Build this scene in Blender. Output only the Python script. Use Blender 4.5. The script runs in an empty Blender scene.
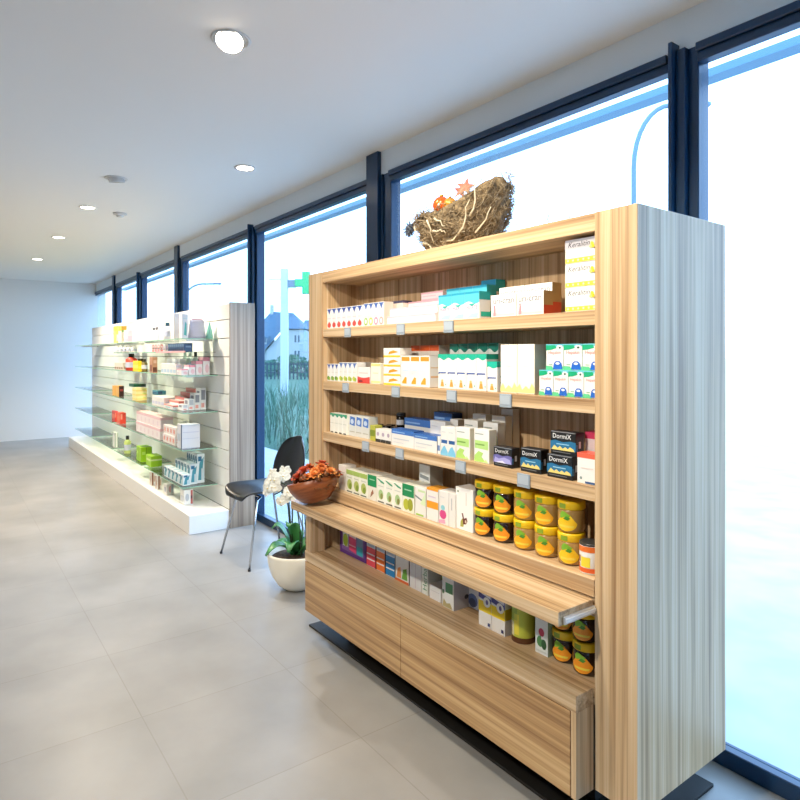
import bpy, bmesh, math, random
from mathutils import Vector, Matrix, noise
R = math.radians
S = bpy.context.scene
COL = S.collection
ORD = ['first','second','third','fourth','fifth','sixth','seventh','eighth','ninth','tenth']

# ------------------------------------------------------------------ materials
def lin(h):
    h = h.lstrip('#')
    o = []
    for i in (0,2,4):
        c = int(h[i:i+2],16)/255
        o.append(c/12.92 if c <= .04045 else ((c+.055)/1.055)**2.4)
    return (*o,1)
MATS = {}
def mat(name, colour, rough=.5, metal=0, spec=.5, emit=None, estr=0, coat=0, sheen=0, trans=0):
    k = name
    if k in MATS: return MATS[k]
    m = bpy.data.materials.new(name); m.use_nodes = True
    b = m.node_tree.nodes['Principled BSDF']
    b.inputs['Base Color'].default_value = lin(colour) if isinstance(colour,str) else colour
    b.inputs['Roughness'].default_value = rough
    b.inputs['Metallic'].default_value = metal
    b.inputs['Specular IOR Level'].default_value = spec
    b.inputs['Coat Weight'].default_value = coat
    if emit:
        b.inputs['Emission Color'].default_value = lin(emit); b.inputs['Emission Strength'].default_value = estr
    MATS[k] = m
    return m
def card(h): return mat('printed_card_'+h.lstrip('#').lower(), h, .42, coat=.15)
def plastic(h): return mat('plastic_'+h.lstrip('#').lower(), h, .3)
def nodes(m): return m.node_tree.nodes, m.node_tree.links
def mottled(name, c1, c2, scale, rough=.6, stretch=(1,1,1), bump=0, detail=5, lo=.35, hi=.65):
    if name in MATS: return MATS[name]
    m = mat(name, c1, rough); N, L = nodes(m); b = N['Principled BSDF']
    tc = N.new('ShaderNodeTexCoord'); mp = N.new('ShaderNodeMapping'); mp.inputs['Scale'].default_value = stretch
    nz = N.new('ShaderNodeTexNoise'); nz.inputs['Scale'].default_value = scale; nz.inputs['Detail'].default_value = detail
    cr = N.new('ShaderNodeValToRGB')
    cr.color_ramp.elements[0].position = lo; cr.color_ramp.elements[1].position = hi
    cr.color_ramp.elements[0].color = lin(c1); cr.color_ramp.elements[1].color = lin(c2)
    L.new(tc.outputs['Object'], mp.inputs['Vector']); L.new(mp.outputs['Vector'], nz.inputs['Vector'])
    L.new(nz.outputs['Fac'], cr.inputs['Fac']); L.new(cr.outputs['Color'], b.inputs['Base Color'])
    if bump:
        bp = N.new('ShaderNodeBump'); bp.inputs['Strength'].default_value = bump; bp.inputs['Distance'].default_value = .01
        L.new(nz.outputs['Fac'], bp.inputs['Height']); L.new(bp.outputs['Normal'], b.inputs['Normal'])
    return m
def wood(name, axis, light, midc, dark, rough=.42, seed=0):
    """striped veneer: broad bands, fine grain and thin dark streaks running along one axis"""
    m = mat(name, light, rough); N, L = nodes(m); b = N['Principled BSDF']
    tc = N.new('ShaderNodeTexCoord')
    def nz(across, along, detail, off):
        mp = N.new('ShaderNodeMapping')
        sc = [across]*3; sc['xyz'.index(axis)] = along
        mp.inputs['Scale'].default_value = sc; mp.inputs['Location'].default_value = (off, off*1.7, off*.6)
        n = N.new('ShaderNodeTexNoise'); n.inputs['Scale'].default_value = 1; n.inputs['Detail'].default_value = detail
        n.inputs['Roughness'].default_value = .55
        L.new(tc.outputs['Object'], mp.inputs['Vector']); L.new(mp.outputs['Vector'], n.inputs['Vector'])
        return n.outputs['Fac']
    a = nz(38, .55, 3, seed); c = nz(150, 1.6, 4, seed+5); s = nz(70, .35, 2, seed+9)
    r1 = N.new('ShaderNodeValToRGB')
    e = r1.color_ramp.elements
    e[0].position = .34; e[0].color = lin(light); e[1].position = .68; e[1].color = lin(dark)
    k = e.new(.5); k.color = lin(midc)
    mxf = N.new('ShaderNodeMath'); mxf.operation = 'MULTIPLY_ADD'; mxf.inputs[1].default_value = .35; 
    mxa = N.new('ShaderNodeMath'); mxa.operation = 'MULTIPLY'; mxa.inputs[1].default_value = .68
    L.new(a, mxa.inputs[0]); L.new(c, mxf.inputs[0]); L.new(mxa.outputs[0], mxf.inputs[2]); L.new(mxf.outputs[0], r1.inputs['Fac'])
    r2 = N.new('ShaderNodeValToRGB'); q = r2.color_ramp.elements
    q[0].position = .60; q[0].color = (0,0,0,1); q[1].position = .68; q[1].color = (1,1,1,1)
    L.new(s, r2.inputs['Fac'])
    mx = N.new('ShaderNodeMix'); mx.data_type = 'RGBA'
    sm = N.new('ShaderNodeMath'); sm.operation = 'MULTIPLY'; sm.inputs[1].default_value = .6
    L.new(r2.outputs['Color'], sm.inputs[0]); L.new(sm.outputs[0], mx.inputs['Factor'])
    L.new(r1.outputs['Color'], mx.inputs['A']); mx.inputs['B'].default_value = lin(dark)
    L.new(mx.outputs['Result'], b.inputs['Base Color'])
    return m
WL, WM, WD = '#e0c8a6', '#cdac83', '#94714e'
woodZ = wood('veneer_upright', 'z', WL, WM, WD, seed=1)
woodX = wood('veneer_lengthwise', 'x', WL, WM, WD, seed=3)
woodF = wood('veneer_drawer', 'x', '#d3b081', '#bc9566', '#8a6440', seed=7)
woodG = wood('veneer_wall_unit', 'z', '#bda993', '#a5907a', '#7c6857', seed=13)
def glassy(name, tint, gloss=.08, rough=0.0):
    m = bpy.data.materials.new(name); m.use_nodes = True; N, L = nodes(m)
    N.remove(N['Principled BSDF'])
    t = N.new('ShaderNodeBsdfTransparent'); t.inputs['Color'].default_value = tint
    g = N.new('ShaderNodeBsdfGlossy'); g.inputs['Roughness'].default_value = rough
    lw = N.new('ShaderNodeFresnel'); lw.inputs['IOR'].default_value = 1.45
    mu = N.new('ShaderNodeMath'); mu.operation = 'MULTIPLY'; mu.inputs[1].default_value = gloss
    mx = N.new('ShaderNodeMixShader')
    L.new(lw.outputs['Fac'], mu.inputs[0]); L.new(mu.outputs[0], mx.inputs['Fac'])
    L.new(t.outputs[0], mx.inputs[1]); L.new(g.outputs[0], mx.inputs[2])
    L.new(mx.outputs[0], N['Material Output'].inputs['Surface'])
    MATS[name] = m
    return m
M_pane = glassy('window_glass', (.88,.95,.98,1), .22)
M_shelfglass = glassy('shelf_glass', (.93,.985,.96,1), .9)
M_edge = mat('shelf_glass_edge', '#9fcdb4', .15)
M_clear = glassy('clear_acrylic', (.94,.97,.96,1), 1)
M_white = mat('white_lacquer', '#f3f1ec', .35)
M_steel = mat('chrome', '#c9ccd0', .18, 1)
M_alu = mat('aluminium', '#d5d7d8', .35, .7)
M_tag = mat('price_tag_plastic', '#9aa5b0', .25)
M_frame = mat('blue_window_frame', (.002,.030,.085,1), .3)
M_black = mat('black_shell', '#17181a', .28)

# ------------------------------------------------------------------ mesh builder
class MB:
    def __init__(s): s.bm = bmesh.new(); s.mats = []
    def mi(s, m):
        if m not in s.mats: s.mats.append(m)
        return s.mats.index(m)
    def face(s, pts, m, smooth=False):
        vs = [s.bm.verts.new(p) for p in pts]
        try:
            f = s.bm.faces.new(vs); f.material_index = s.mi(m); f.smooth = smooth
            return f
        except ValueError: return None
    def box(s, x0, y0, z0, x1, y1, z1, m, bev=0, seg=1):
        i = s.mi(m)
        v = [s.bm.verts.new(p) for p in ((x0,y0,z0),(x1,y0,z0),(x1,y1,z0),(x0,y1,z0),(x0,y0,z1),(x1,y0,z1),(x1,y1,z1),(x0,y1,z1))]
        fs = [s.bm.faces.new([v[k] for k in q]) for q in ((3,2,1,0),(4,5,6,7),(0,1,5,4),(1,2,6,5),(2,3,7,6),(3,0,4,7))]
        for f in fs: f.material_index = i
        if bev:
            es = list({e for f in fs for e in f.edges})
            r = bmesh.ops.bevel(s.bm, geom=es, offset=bev, segments=seg, affect='EDGES', profile=.5)
            for f in r['faces']: f.material_index = i
        return s
    def grid(s, rows, m, closed_u=False, smooth=True):
        """rows: list of equally long point lists"""
        i = s.mi(m)
        V = [[s.bm.verts.new(p) for p in r] for r in rows]
        n = len(V[0])
        for a in range(len(V)-1):
            for b in range(n if closed_u else n-1):
                c = (b+1) % n
                try:
                    f = s.bm.faces.new((V[a][b], V[a][c], V[a+1][c], V[a+1][b])); f.material_index = i; f.smooth = smooth
                except ValueError: pass
        return V
    def cap(s, ring, m, flip=False):
        f = s.bm.faces.new(ring[::-1] if flip else ring); f.material_index = s.mi(m); return f
    def lathe(s, prof, m, n=24, c=(0,0,0), cap0=True, cap1=True, smooth=True):
        rows = [[(c[0]+r*math.cos(2*math.pi*k/n), c[1]+r*math.sin(2*math.pi*k/n), c[2]+z) for k in range(n)] for r, z in prof]
        V = s.grid(rows, m, True, smooth)
        if cap0: s.cap(V[0], m, True)
        if cap1: s.cap(V[-1], m)
        return s
    def tube(s, pts, rad, m, n=8):
        pts = [Vector(p) for p in pts]; rows = []
        if not isinstance(rad,(list,tuple)): rad = [rad]*len(pts)
        up = Vector((0,0,1))
        for k, p in enumerate(pts):
            d = (pts[min(k+1,len(pts)-1)]-pts[max(k-1,0)]).normalized()
            if k == 0: a = d.cross(up if abs(d.z) < .9 else Vector((1,0,0))).normalized()
            else:
                a = a-d*a.dot(d)
                a = a.normalized() if a.length > 1e-6 else d.orthogonal().normalized()
            b = d.cross(a)
            rows.append([p + a*rad[k]*math.cos(2*math.pi*j/n) + b*rad[k]*math.sin(2*math.pi*j/n) for j in range(n)])
        V = s.grid(rows, m, True)
        s.cap(V[0], m); s.cap(V[-1], m, True)
        return s
    def ball(s, c, r, m, n=10, sc=(1,1,1)):
        rows = []
        for a in range(1, n):
            t = math.pi*a/n
            rows.append([(c[0]+r*sc[0]*math.sin(t)*math.cos(2*math.pi*k/(2*n)), c[1]+r*sc[1]*math.sin(t)*math.sin(2*math.pi*k/(2*n)), c[2]-r*sc[2]*math.cos(t)) for k in range(2*n)])
        V = s.grid(rows, m, True); s.cap(V[0], m, True); s.cap(V[-1], m)
        return s
    def mesh(s, name):
        me = bpy.data.meshes.new(name)
        bmesh.ops.recalc_face_normals(s.bm, faces=s.bm.faces)
        s.bm.to_mesh(me); s.bm.free()
        for m in s.mats: me.materials.append(m)
        return me
    def build(s, name, parent=None, loc=(0,0,0), rot=(0,0,0)):
        return link(name, s.mesh(name), parent, loc, rot)
def link(name, me, parent=None, loc=(0,0,0), rot=(0,0,0)):
    o = bpy.data.objects.new(name, me); COL.objects.link(o)
    o.location = loc; o.rotation_euler = rot
    if parent: o.parent = parent
    return o
LABELS = {}
def tag(o, label=None, cat=None, group=None, kind=None):
    if label: o['label'] = label
    if cat: o['category'] = cat
    if group: o['group'] = group
    if kind: o['kind'] = kind
    return o
def empty(name, loc=(0,0,0), rz=0, label=None, cat=None, group=None, kind=None):
    o = bpy.data.objects.new(name, None); COL.objects.link(o); o.location = loc; o.rotation_euler = (0,0,rz)
    o.empty_display_size = .05
    return tag(o, label, cat, group, kind)
def copy_tree(o, parent=None):
    c = o.copy(); COL.objects.link(c)
    if parent: c.parent = parent
    for ch in list(o.children): copy_tree(ch, c)
    return c

# ------------------------------------------------------------------ lettering
TXT = {}
def text_polys(s, slant=0):
    if (s, slant) in TXT: return TXT[(s, slant)]
    cu = bpy.data.curves.new('lettering','FONT'); cu.body = s; cu.size = 1; cu.resolution_u = 2; cu.shear = slant
    ob = bpy.data.objects.new('lettering', cu)
    me = bpy.data.meshes.new_from_object(ob)
    vs = [tuple(v.co) for v in me.vertices]; fs = [tuple(p.vertices) for p in me.polygons]
    bpy.data.objects.remove(ob); bpy.data.meshes.remove(me); bpy.data.curves.remove(cu)
    w = max([v[0] for v in vs] or [1]); h = max([v[1] for v in vs] or [1])
    TXT[(s, slant)] = (vs, fs, w, h)
    return TXT[(s, slant)]

# ------------------------------------------------------------------ printed cartons
def stamp(mb, art, to3, W, Hh):
    """print flat artwork on a face; to3(u, v, k) maps 0..1 face coordinates to a point lifted by k layers"""
    for k, a in enumerate(art):
        t = a[0]; k = k+1
        if t == 'r':
            _, u0, v0, u1, v1, c = a; mb.face([to3(u0,v0,k),to3(u1,v0,k),to3(u1,v1,k),to3(u0,v1,k)], card(c))
        elif t == 'p':
            mb.face([to3(u,v,k) for u, v in a[1]], card(a[2]))
        elif t == 'e':
            _, cu, cv, ru, rv, c = a
            mb.face([to3(cu+ru*math.cos(2*math.pi*j/14), cv+rv*math.sin(2*math.pi*j/14), k) for j in range(14)], card(c))
        elif t == 'w':      # band from v0 up/down to a wavy edge v1
            _, v0, v1, amp, waves, ph, c = a
            n = 12; i = mb.mi(card(c))
            for j in range(n):
                ua, ub = j/n, (j+1)/n
                va = v1+amp*math.sin(2*math.pi*(waves*ua+ph)); vb = v1+amp*math.sin(2*math.pi*(waves*ub+ph))
                mb.face([to3(ua,v0,k),to3(ub,v0,k),to3(ub,vb,k),to3(ua,va,k)], card(c))
        elif t == 't' or t == 'tv':     # text: left, baseline, width share, text, colour, slant
            _, u, v, wd, s, c = a[:6]; sl = a[6] if len(a) > 6 else 0
            vs, fs, w, h = text_polys(s, sl); m = card(c)
            if t == 't':
                sc = wd*W/w; P = [to3(u+x*sc/W, v+y*sc/Hh, k) for x, y, _ in vs]
            else:
                sc = wd*Hh/w; P = [to3(u-y*sc/W, v+x*sc/Hh, k) for x, y, _ in vs]
            for f in fs: mb.face([P[q] for q in f], m)
def carton_mesh(name, w, d, h, base, front=(), right=(), top=(), bev=.0012):
    """upright printed carton, origin at the middle of its front bottom edge, front towards -Y"""
    mb = MB(); mb.box(-w/2, 0, 0, w/2, d, h, card(base), bev)
    e = .00025
    stamp(mb, front, lambda u,v,k: (-w/2+u*w, -e*k, v*h), w, h)
    stamp(mb, right, lambda u,v,k: (w/2+e*k, u*d, v*h), d, h)
    stamp(mb, top, lambda u,v,k: (-w/2+u*w, v*d, h+e*k), w, d)
    return mb.mesh(name)
def carton(label, x0, x1, y, z, h, d, base, front=(), right=(), top=(), group=None, name='carton', cat='box', rz=0):
    w = abs(x1-x0)-.001
    me = carton_mesh(name, w, d, h, base, front, right, top)
    o = link(name, me, None, ((x0+x1)/2, y, z), (0,0,rz))
    return tag(o, label, cat, group)
def row(labels, x0, x1, y, z, h, d, base, front=(), right=(), top=(), group=None, name='carton', cat='box', dy=0, gap=.001):
    """a row of like cartons filling x0..x1, one object each; labels from the low-x end"""
    n = len(labels); w = (x1-x0)/n
    me = carton_mesh(name, w-gap, d, h, base, front, right, top)
    first = link(name, me, None, (x0+w/2, y, z)); out = [first]
    for k in range(1, n):
        c = first.copy(); COL.objects.link(c); c.location = (x0+w*(k+.5), y+dy*k, z); out.append(c)
    for o, l in zip(out, labels): tag(o, l, cat, group)
    return out
def seq(fmt, n): return [fmt.format(ORD[k]) for k in range(n)]

# ================================================================== the room
def part(mb, name, root, mats=None, label=None, kind=None):
    """a part modelled in place, hung under its thing"""
    o = link(name, mb.mesh(name), root, tuple(-c for c in root.location))
    if label: o['label'] = label
    if kind: o['kind'] = kind
    return o
def subpart(mb, name, par, label=None, kind=None):
    o = link(name, mb.mesh(name), par)
    if label: o['label'] = label
    if kind: o['kind'] = kind
    return o
XL, XR, YB, YW, CH = -11.6, 3.0, -4.2, 2.10, 2.59
def struct(mb, name): return tag(mb.build(name), kind='structure')

# floor: 60 cm stone tiles
mf = mottled('stone_tile', '#8a8884', '#a09d99', 2.2, .34, (1,1,1), 0, 8, .3, .7)
N, L = nodes(mf); bs = N['Principled BSDF']
base_link = bs.inputs['Base Color'].links[0].from_socket
tc = N.new('ShaderNodeTexCoord'); mp = N.new('ShaderNodeMapping'); mp.inputs['Location'].default_value = (1.863+12, -1.2045+12, 0)
bk = N.new('ShaderNodeTexBrick'); bk.offset = 0; bk.squash = 1
for k, v in (('Scale',1),('Mortar Size',.0022),('Mortar Smooth',.1),('Brick Width',.6),('Row Height',.6),('Bias',0)): bk.inputs[k].default_value = v
bk.inputs['Color1'].default_value = (.93,.93,.93,1); bk.inputs['Color2'].default_value = (1.04,1.03,1.02,1); bk.inputs['Mortar'].default_value = (.84,.82,.78,1)
mx = N.new('ShaderNodeMix'); mx.data_type = 'RGBA'; mx.blend_type = 'MULTIPLY'; mx.inputs['Factor'].default_value = 1
L.new(tc.outputs['Object'], mp.inputs['Vector']); L.new(mp.outputs['Vector'], bk.inputs['Vector'])
L.new(base_link, mx.inputs['A']); L.new(bk.outputs['Color'], mx.inputs['B']); L.new(mx.outputs['Result'], bs.inputs['Base Color'])
struct(MB().box(XL,YB,-.1,XR,YW+.12,0,mf), 'floor')
m_ceil = mat('ceiling_paint', '#f4f0e9', .85)
m_wall = mat('wall_paint', '#efece6', .8)
struct(MB().box(XL,YB,CH,XR,YW+.15,CH+.12,m_ceil), 'ceiling')
struct(MB().box(XL-.1,YB,0,XL,YW+.15,CH,m_wall), 'wall_west')
struct(MB().box(XR,YB,0,XR+.1,YW+.15,CH,m_wall), 'wall_east')
struct(MB().box(XL,YB-.1,0,XR,YB,CH,m_wall), 'wall_south')
struct(MB().box(XL,YW,2.45,XR,YW+.15,CH,mat('lintel_paint','#e3e9ec',.7)), 'wall_north')
# window wall: tall posts that run up to the ceiling alternate with slim mullions
POSTS = [(-10.2415,1),(-8.6529,0),(-7.06,1),(-4.93,0),(-3.149,1),(-1.184,0),(.72,1),(2.7,0)]
tn = 1
for x, tall in POSTS:
    mb = MB()
    if tall:
        mb.box(x,2.072,0,x+.125,YW,CH,M_frame,.003)
        mb.box(x+.005,YW,0,x+.225,2.17,2.45,M_frame,.003)
        mb.box(x+.135,2.09,0,x+.15,YW,2.45,M_frame,.002)
    else:
        mb.box(x,2.05,0,x+.016,YW,2.475,M_frame,.002)
        mb.box(x+.016,2.075,0,x+.05,YW,2.45,M_frame,.002)
        mb.box(x-.02,YW,0,x+.085,2.17,2.45,M_frame,.003)
    struct(mb, 'trim_%d' % tn); tn += 1
edges = [XL] + [p for p, _ in POSTS] + [XR]
for k in range(len(edges)-1):
    x0 = edges[k] + ((.225 if POSTS[k-1][1] else .085) if k else 0); x1 = edges[k+1] - (0 if k < len(POSTS) and POSTS[k][1] else .02)
    if x1-x0 < .2: continue
    w = empty('window_%d' % (k+1), ((x0+x1)/2, 2.13, 0), kind='structure')
    mb = MB()
    mb.box(x0,2.075,2.42,x1,2.135,2.45,M_frame,.003); mb.box(x0,2.088,2.388,x1,2.135,2.42,M_frame,.003)
    mb.box(x0,2.09,0,x1,2.14,.06,M_frame,.003)
    part(mb, 'window_frame', w)
    part(MB().box(x0,2.12,.06,x1,2.126,2.388,M_pane), 'window_pane', w)
m_eave = mat('eave_edge', '#6f97ae', .5)
struct(MB().box(XL,2.50,2.507,XR,2.58,2.54,m_eave), 'trim_%d' % tn)

# ------------------------------------------------------------------ ceiling fittings
m_lamp = mat('lamp_glow', '#fff6e6', .4, emit='#fff1dc', estr=14)
m_lampring = mat('lamp_ring', '#dedad4', .4)
m_dim = mat('lamp_reflector', '#d8c6a4', .25, .5)
def spot(x, y, tx, ty, tz, power, size=R(95), blend=.6, col=(1,.84,.62), rad=.035, z=2.56):
    l = bpy.data.lights.new('downlight_beam', 'SPOT'); l.energy = power; l.color = col; l.spot_size = size; l.spot_blend = blend; l.shadow_soft_size = rad
    o = bpy.data.objects.new('downlight_beam', l); COL.objects.link(o); o.location = (x,y,z)
    o.rotation_euler = (Vector((tx,ty,tz))-Vector((x,y,z))).to_track_quat('-Z','Y').to_euler()
    return o
def downlight(x, y, label, tilt=None, lit=True, r=.052):
    """recessed round fitting: ring, can and glowing disc; the adjustable one hangs its lamp out of the ring"""
    e = empty('downlight', (x,y,CH), 0, label, 'ceiling light', 'recessed downlights in the ceiling')
    mb = MB(); mb.lathe([(r+.014,0),(r+.016,-.004),(r+.006,-.007),(r,-.004),(r,-.001)], m_lampring, 28, cap0=False, cap1=False)
    mb.build('ring', e)
    g = m_lamp if lit else m_dim
    if tilt is None:
        mb = MB(); mb.lathe([(.001,-.0035),(r*.96,-.003)], g, 28); mb.build('lamp_disc', e)
    else:
        mb = MB(); mb.lathe([(r*.62,.03),(r*.8,.0),(r*.86,-.032)], m_lampring, 24, cap1=False)
        can = mb.build('lamp_can', e, (tilt[0]*.015, tilt[1]*.015, .006), (tilt[1]*.45, -tilt[0]*.45, 0))
        mb = MB(); mb.lathe([(.001,-.033),(r*.84,-.031)], g, 24); mb.build('lamp_disc', can)
    return e
LAMP1 = (-2.291, 0.8872)
LAMP2 = (-3.8105, 1.5696)
LAMP3 = (-4.5667, 0.9507)
SENSOR = (-5.6751, 1.2132)
downlight(*LAMP1, 'tilted bright downlight in the ceiling nearest the camera, above the wooden cabinet', (.8,-.5), r=.06)
downlight(*LAMP2, 'round flush downlight in the ceiling above the black chair')
downlight(*LAMP3, 'tilted dim downlight with dark rim in the ceiling above the white wall unit', (-.4,.3), lit=False, r=.06)
KEY = (-1.35,.75)
downlight(*KEY, 'downlight in the ceiling in front of the wooden cabinet, beyond the top of the picture')
e = empty('smoke_detector', (*SENSOR, CH), 0, 'small round white detector on the ceiling beyond the dim downlight', 'detector')
MB().lathe([(.055,0),(.055,-.012),(.04,-.02)], m_lampring, 24).build('detector_base', e)
MB().lathe([(.03,-.02),(.028,-.03),(.015,-.035)], M_alu, 20).build('sensor_cap', e)
spot(*KEY, -1.8, 1.5, .6, 80, R(108), .6, (1,.89,.70))
spot(*LAMP1, -2.2, 1.5, .7, 62, R(104), .6, (1,.88,.70))
spot(LAMP2[0], LAMP2[1], LAMP2[0]+.05, LAMP2[1]-.15, 0, 80, R(115), .6, (1,.92,.82))
WARM = (1,.86,.68)
for x, y, p in ((-5.6,.95,150),(-7.2,.95,150),(-9.0,.95,150),(-3.8,-1.0,28),(-6.2,-1.0,55),(-3.6,-2.8,50)):  # added fill lamps, unseen, brightening the wall unit and the room
    downlight(x, y, 'added unseen fill downlight in the ceiling')
    spot(x, y, x+.02, y+(.35 if y == .95 else .1), 0, p, R(130), .7, WARM)

downlight(-1.3, -.9, 'added unseen fill downlight in the ceiling')  # added unseen lamp brightening the cabinet front at a lower angle
spot(-1.3, -.9, -1.85, 1.45, .75, 165, R(68), .7, (1,.92,.78))

# ================================================================== the wooden display cabinet
CX0, CXA, CXB, CX1 = -2.812, -2.675, -1.0884, -0.9521
ZB, ZT = .128, 1.785
SZ = [1.504, 1.247, .994]
cab = empty('display_cabinet', (-1.887,1.74,0), 0, 'tall striped wooden display cabinet with product shelves, pull-out counter and two drawers', 'cabinet')
part(MB().box(CX0,1.5,ZB,CXA,1.985,ZT,woodZ,.0015), 'side_panel', cab)
part(MB().box(CXB,1.5,ZB,CX1,1.985,ZT,woodZ,.0015), 'side_panel', cab)
part(MB().box(CXA,1.503,1.731,CXB,1.985,ZT-.0005,woodX,.0015), 'top_panel', cab)
part(MB().box(CXA,1.722,ZB,CXB,1.745,1.731,woodZ), 'back_panel', cab)
m_bumper = mat('label_holder', '#9fb0bd', .2)
TAGX = [[-2.4382,-2.0262,-1.7277],[-2.4558,-2.0609,-1.7109,-1.4395],[-2.2866,-2.0331,-1.6617,-1.3602]]
for k, z in enumerate(SZ):
    sh = part(MB().box(CXA,1.506,z-.042,CXB,1.722,z,woodX,.001), 'shelf', cab)
    for x in TAGX[k]:
        mb = MB(); mb.box(x-.027,1.5005,z-.047,x+.027,1.5055,z-.002,M_tag,.0015); mb.box(x-.022,1.4995,z-.036,x+.022,1.501,z-.007,mat('tag_paper','#aeb8c2',.4))
        subpart(mb, 'price_tag', sh)
part(MB().box(CXA,1.498,.6795,CXB,1.722,.73,woodX,.001), 'deck', cab)
# lower body: leg panel, counter, drawer case
BX0, BX1 = -2.70, -1.091
mb = MB(); mb.box(BX0,1.425,.42,BX0+.06,1.499,.634,woodZ,.001); part(mb, 'leg_panel', cab)
part(MB().box(CXA,1.508,.62,CXB,1.522,.6795,woodX), 'rear_rail', cab)
pull = part(MB().box(BX0,1.344,.634,BX1,1.497,.674,woodX,.0012), 'pull_out_counter', cab)
mb = MB(); mb.box(BX1,1.362,.637,BX1+.008,1.497,.658,M_alu,.001); mb.box(BX1+.0075,1.366,.643,BX1+.010,1.497,.652,M_white)
subpart(mb, 'drawer_runner', pull, 'pale metal runner')
mb = MB(); mb.box(BX0,1.42,.372,BX1,1.499,.42,woodX,.001); mb.box(CXA,1.499,.372,CXB,1.722,.42,woodX); part(mb, 'case_top', cab)
mb = MB(); mb.box(BX0,1.44,ZB,BX0+.018,1.499,.372,woodZ); part(mb, 'case_side', cab)
mb = MB(); mb.box(BX1-.018,1.42,ZB,BX1,1.499,.372,woodZ); part(mb, 'case_side', cab)
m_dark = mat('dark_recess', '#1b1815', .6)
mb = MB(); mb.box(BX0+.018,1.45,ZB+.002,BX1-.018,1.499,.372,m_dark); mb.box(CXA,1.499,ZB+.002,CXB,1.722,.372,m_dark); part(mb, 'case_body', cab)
split = -1.915
for a, b in ((BX0+.001, split-.0015), (split+.0015, BX1-.021)):
    part(MB().box(a,1.42,ZB,b,1.44,.3685,woodF,.0012), 'drawer_front', cab)
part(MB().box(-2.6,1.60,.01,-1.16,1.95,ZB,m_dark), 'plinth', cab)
part(MB().box(-2.785,1.487,0,CX1-.03,1.97,.01,m_dark,.001), 'dark_band_sheet', cab)  # added near-black sheet giving the dark band along the floor

# ================================================================== the white slatted wall unit
UX0, UX1 = -10.4, -4.725
unit = empty('wall_display_unit', (-7.5,1.85,0), 0, 'long white slatted wall unit with glass shelves and striped end panel', 'shelving')
part(MB().box(UX1-.012,1.82,0,UX1,2.03,1.795,woodG,.001), 'end_panel', unit)
m_gap = mat('slat_groove', '#6d675f', .6)
part(MB().box(UX0,1.85,0,UX1-.012,1.99,1.79,m_gap), 'backing', unit)
mb = MB(); zs = [1.79]+[1.66-.15*k for k in range(10)]+[.145]
for k in range(len(zs)-1): mb.box(UX0,1.822,zs[k+1]+.003,UX1-.012,1.85,zs[k]-.003,M_white,.001)
part(mb, 'slat_panel', unit)
part(MB().box(UX0,1.505,0,UX1-.012,1.822,.145,M_white,.002), 'plinth', unit)
SHX = [(-6.18,-5.0),(-7.46,-6.28),(-8.74,-7.56),(-10.02,-8.84)]
SHZ = [1.51,1.21,.91,.61,.31]
for (a, b) in SHX:
    for z in SHZ:
        mb = MB(); mb.box(a,1.535,z-.008,b,1.82,z,M_shelfglass)
        mb.box(a,1.5335,z-.0078,b,1.535,z-.0002,M_edge); mb.box(b,1.535,z-.0078,b+.0015,1.82,z-.0002,M_edge)
        g = part(mb, 'glass_shelf', unit)
        mb = MB()
        for xx in (a+.12, b-.12): mb.box(xx-.006,1.60,z-.02,xx+.006,1.822,z-.009,M_alu)
        subpart(mb, 'shelf_bracket', g)

# ================================================================== black shell chair
ch = empty('shell_chair', (-3.95,1.775,0), R(2), 'black plastic shell chair on slim chrome legs beside the wooden cabinet', 'chair')
prof = [(-.225,.418,.13),(-.215,.440,.19),(-.17,.452,.215),(-.08,.448,.225),(.03,.442,.22),(.12,.448,.205),(.175,.475,.19),(.205,.53,.205),(.225,.60,.225),(.245,.68,.20),(.262,.745,.155),(.275,.805,.09)]
mb = MB(); rows = []
for k, (y, z, hw) in enumerate(prof):
    r = []
    back = max(0, min(1, (k-5)/2))
    for j in range(13):
        s = -1+2*j/12; c = abs(s)**2.5
        up = .032*c*(1-back) - (.03*c if k == 0 else 0)
        r.append((hw*s, y - .045*c*back, z + up + (-.02*abs(s) if k == len(prof)-1 else 0)))
    rows.append(r)
mb.grid(rows, M_black)
shell = mb.build('seat_shell', ch)
md = shell.modifiers.new('thick','SOLIDIFY'); md.thickness = .012; md.offset = -1
md = shell.modifiers.new('smooth','SUBSURF'); md.levels = 1; md.render_levels = 2
for sx in (-1,1):
    for sy in (-1,1):
        mb = MB(); mb.tube([(sx*.13,sy*.10,.437),(sx*.155,sy*.135,.425),(sx*.225,sy*.222,.012)], [.0085,.0085,.0075], M_steel, 10)
        lg = mb.build('leg', ch)
        MB().lathe([(.0095,0),(.0095,.014)], M_black, 12, (sx*.2262,sy*.2235,0)).build('foot_cap', lg)
mb = MB()
for sy in (-1,1): mb.tube([(-.13,sy*.10,.437),(.13,sy*.10,.437)], .007, M_steel, 8)
mb.tube([(0,-.10,.437),(0,.10,.437)], .007, M_steel, 8)
mb.build('under_frame', ch)

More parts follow.
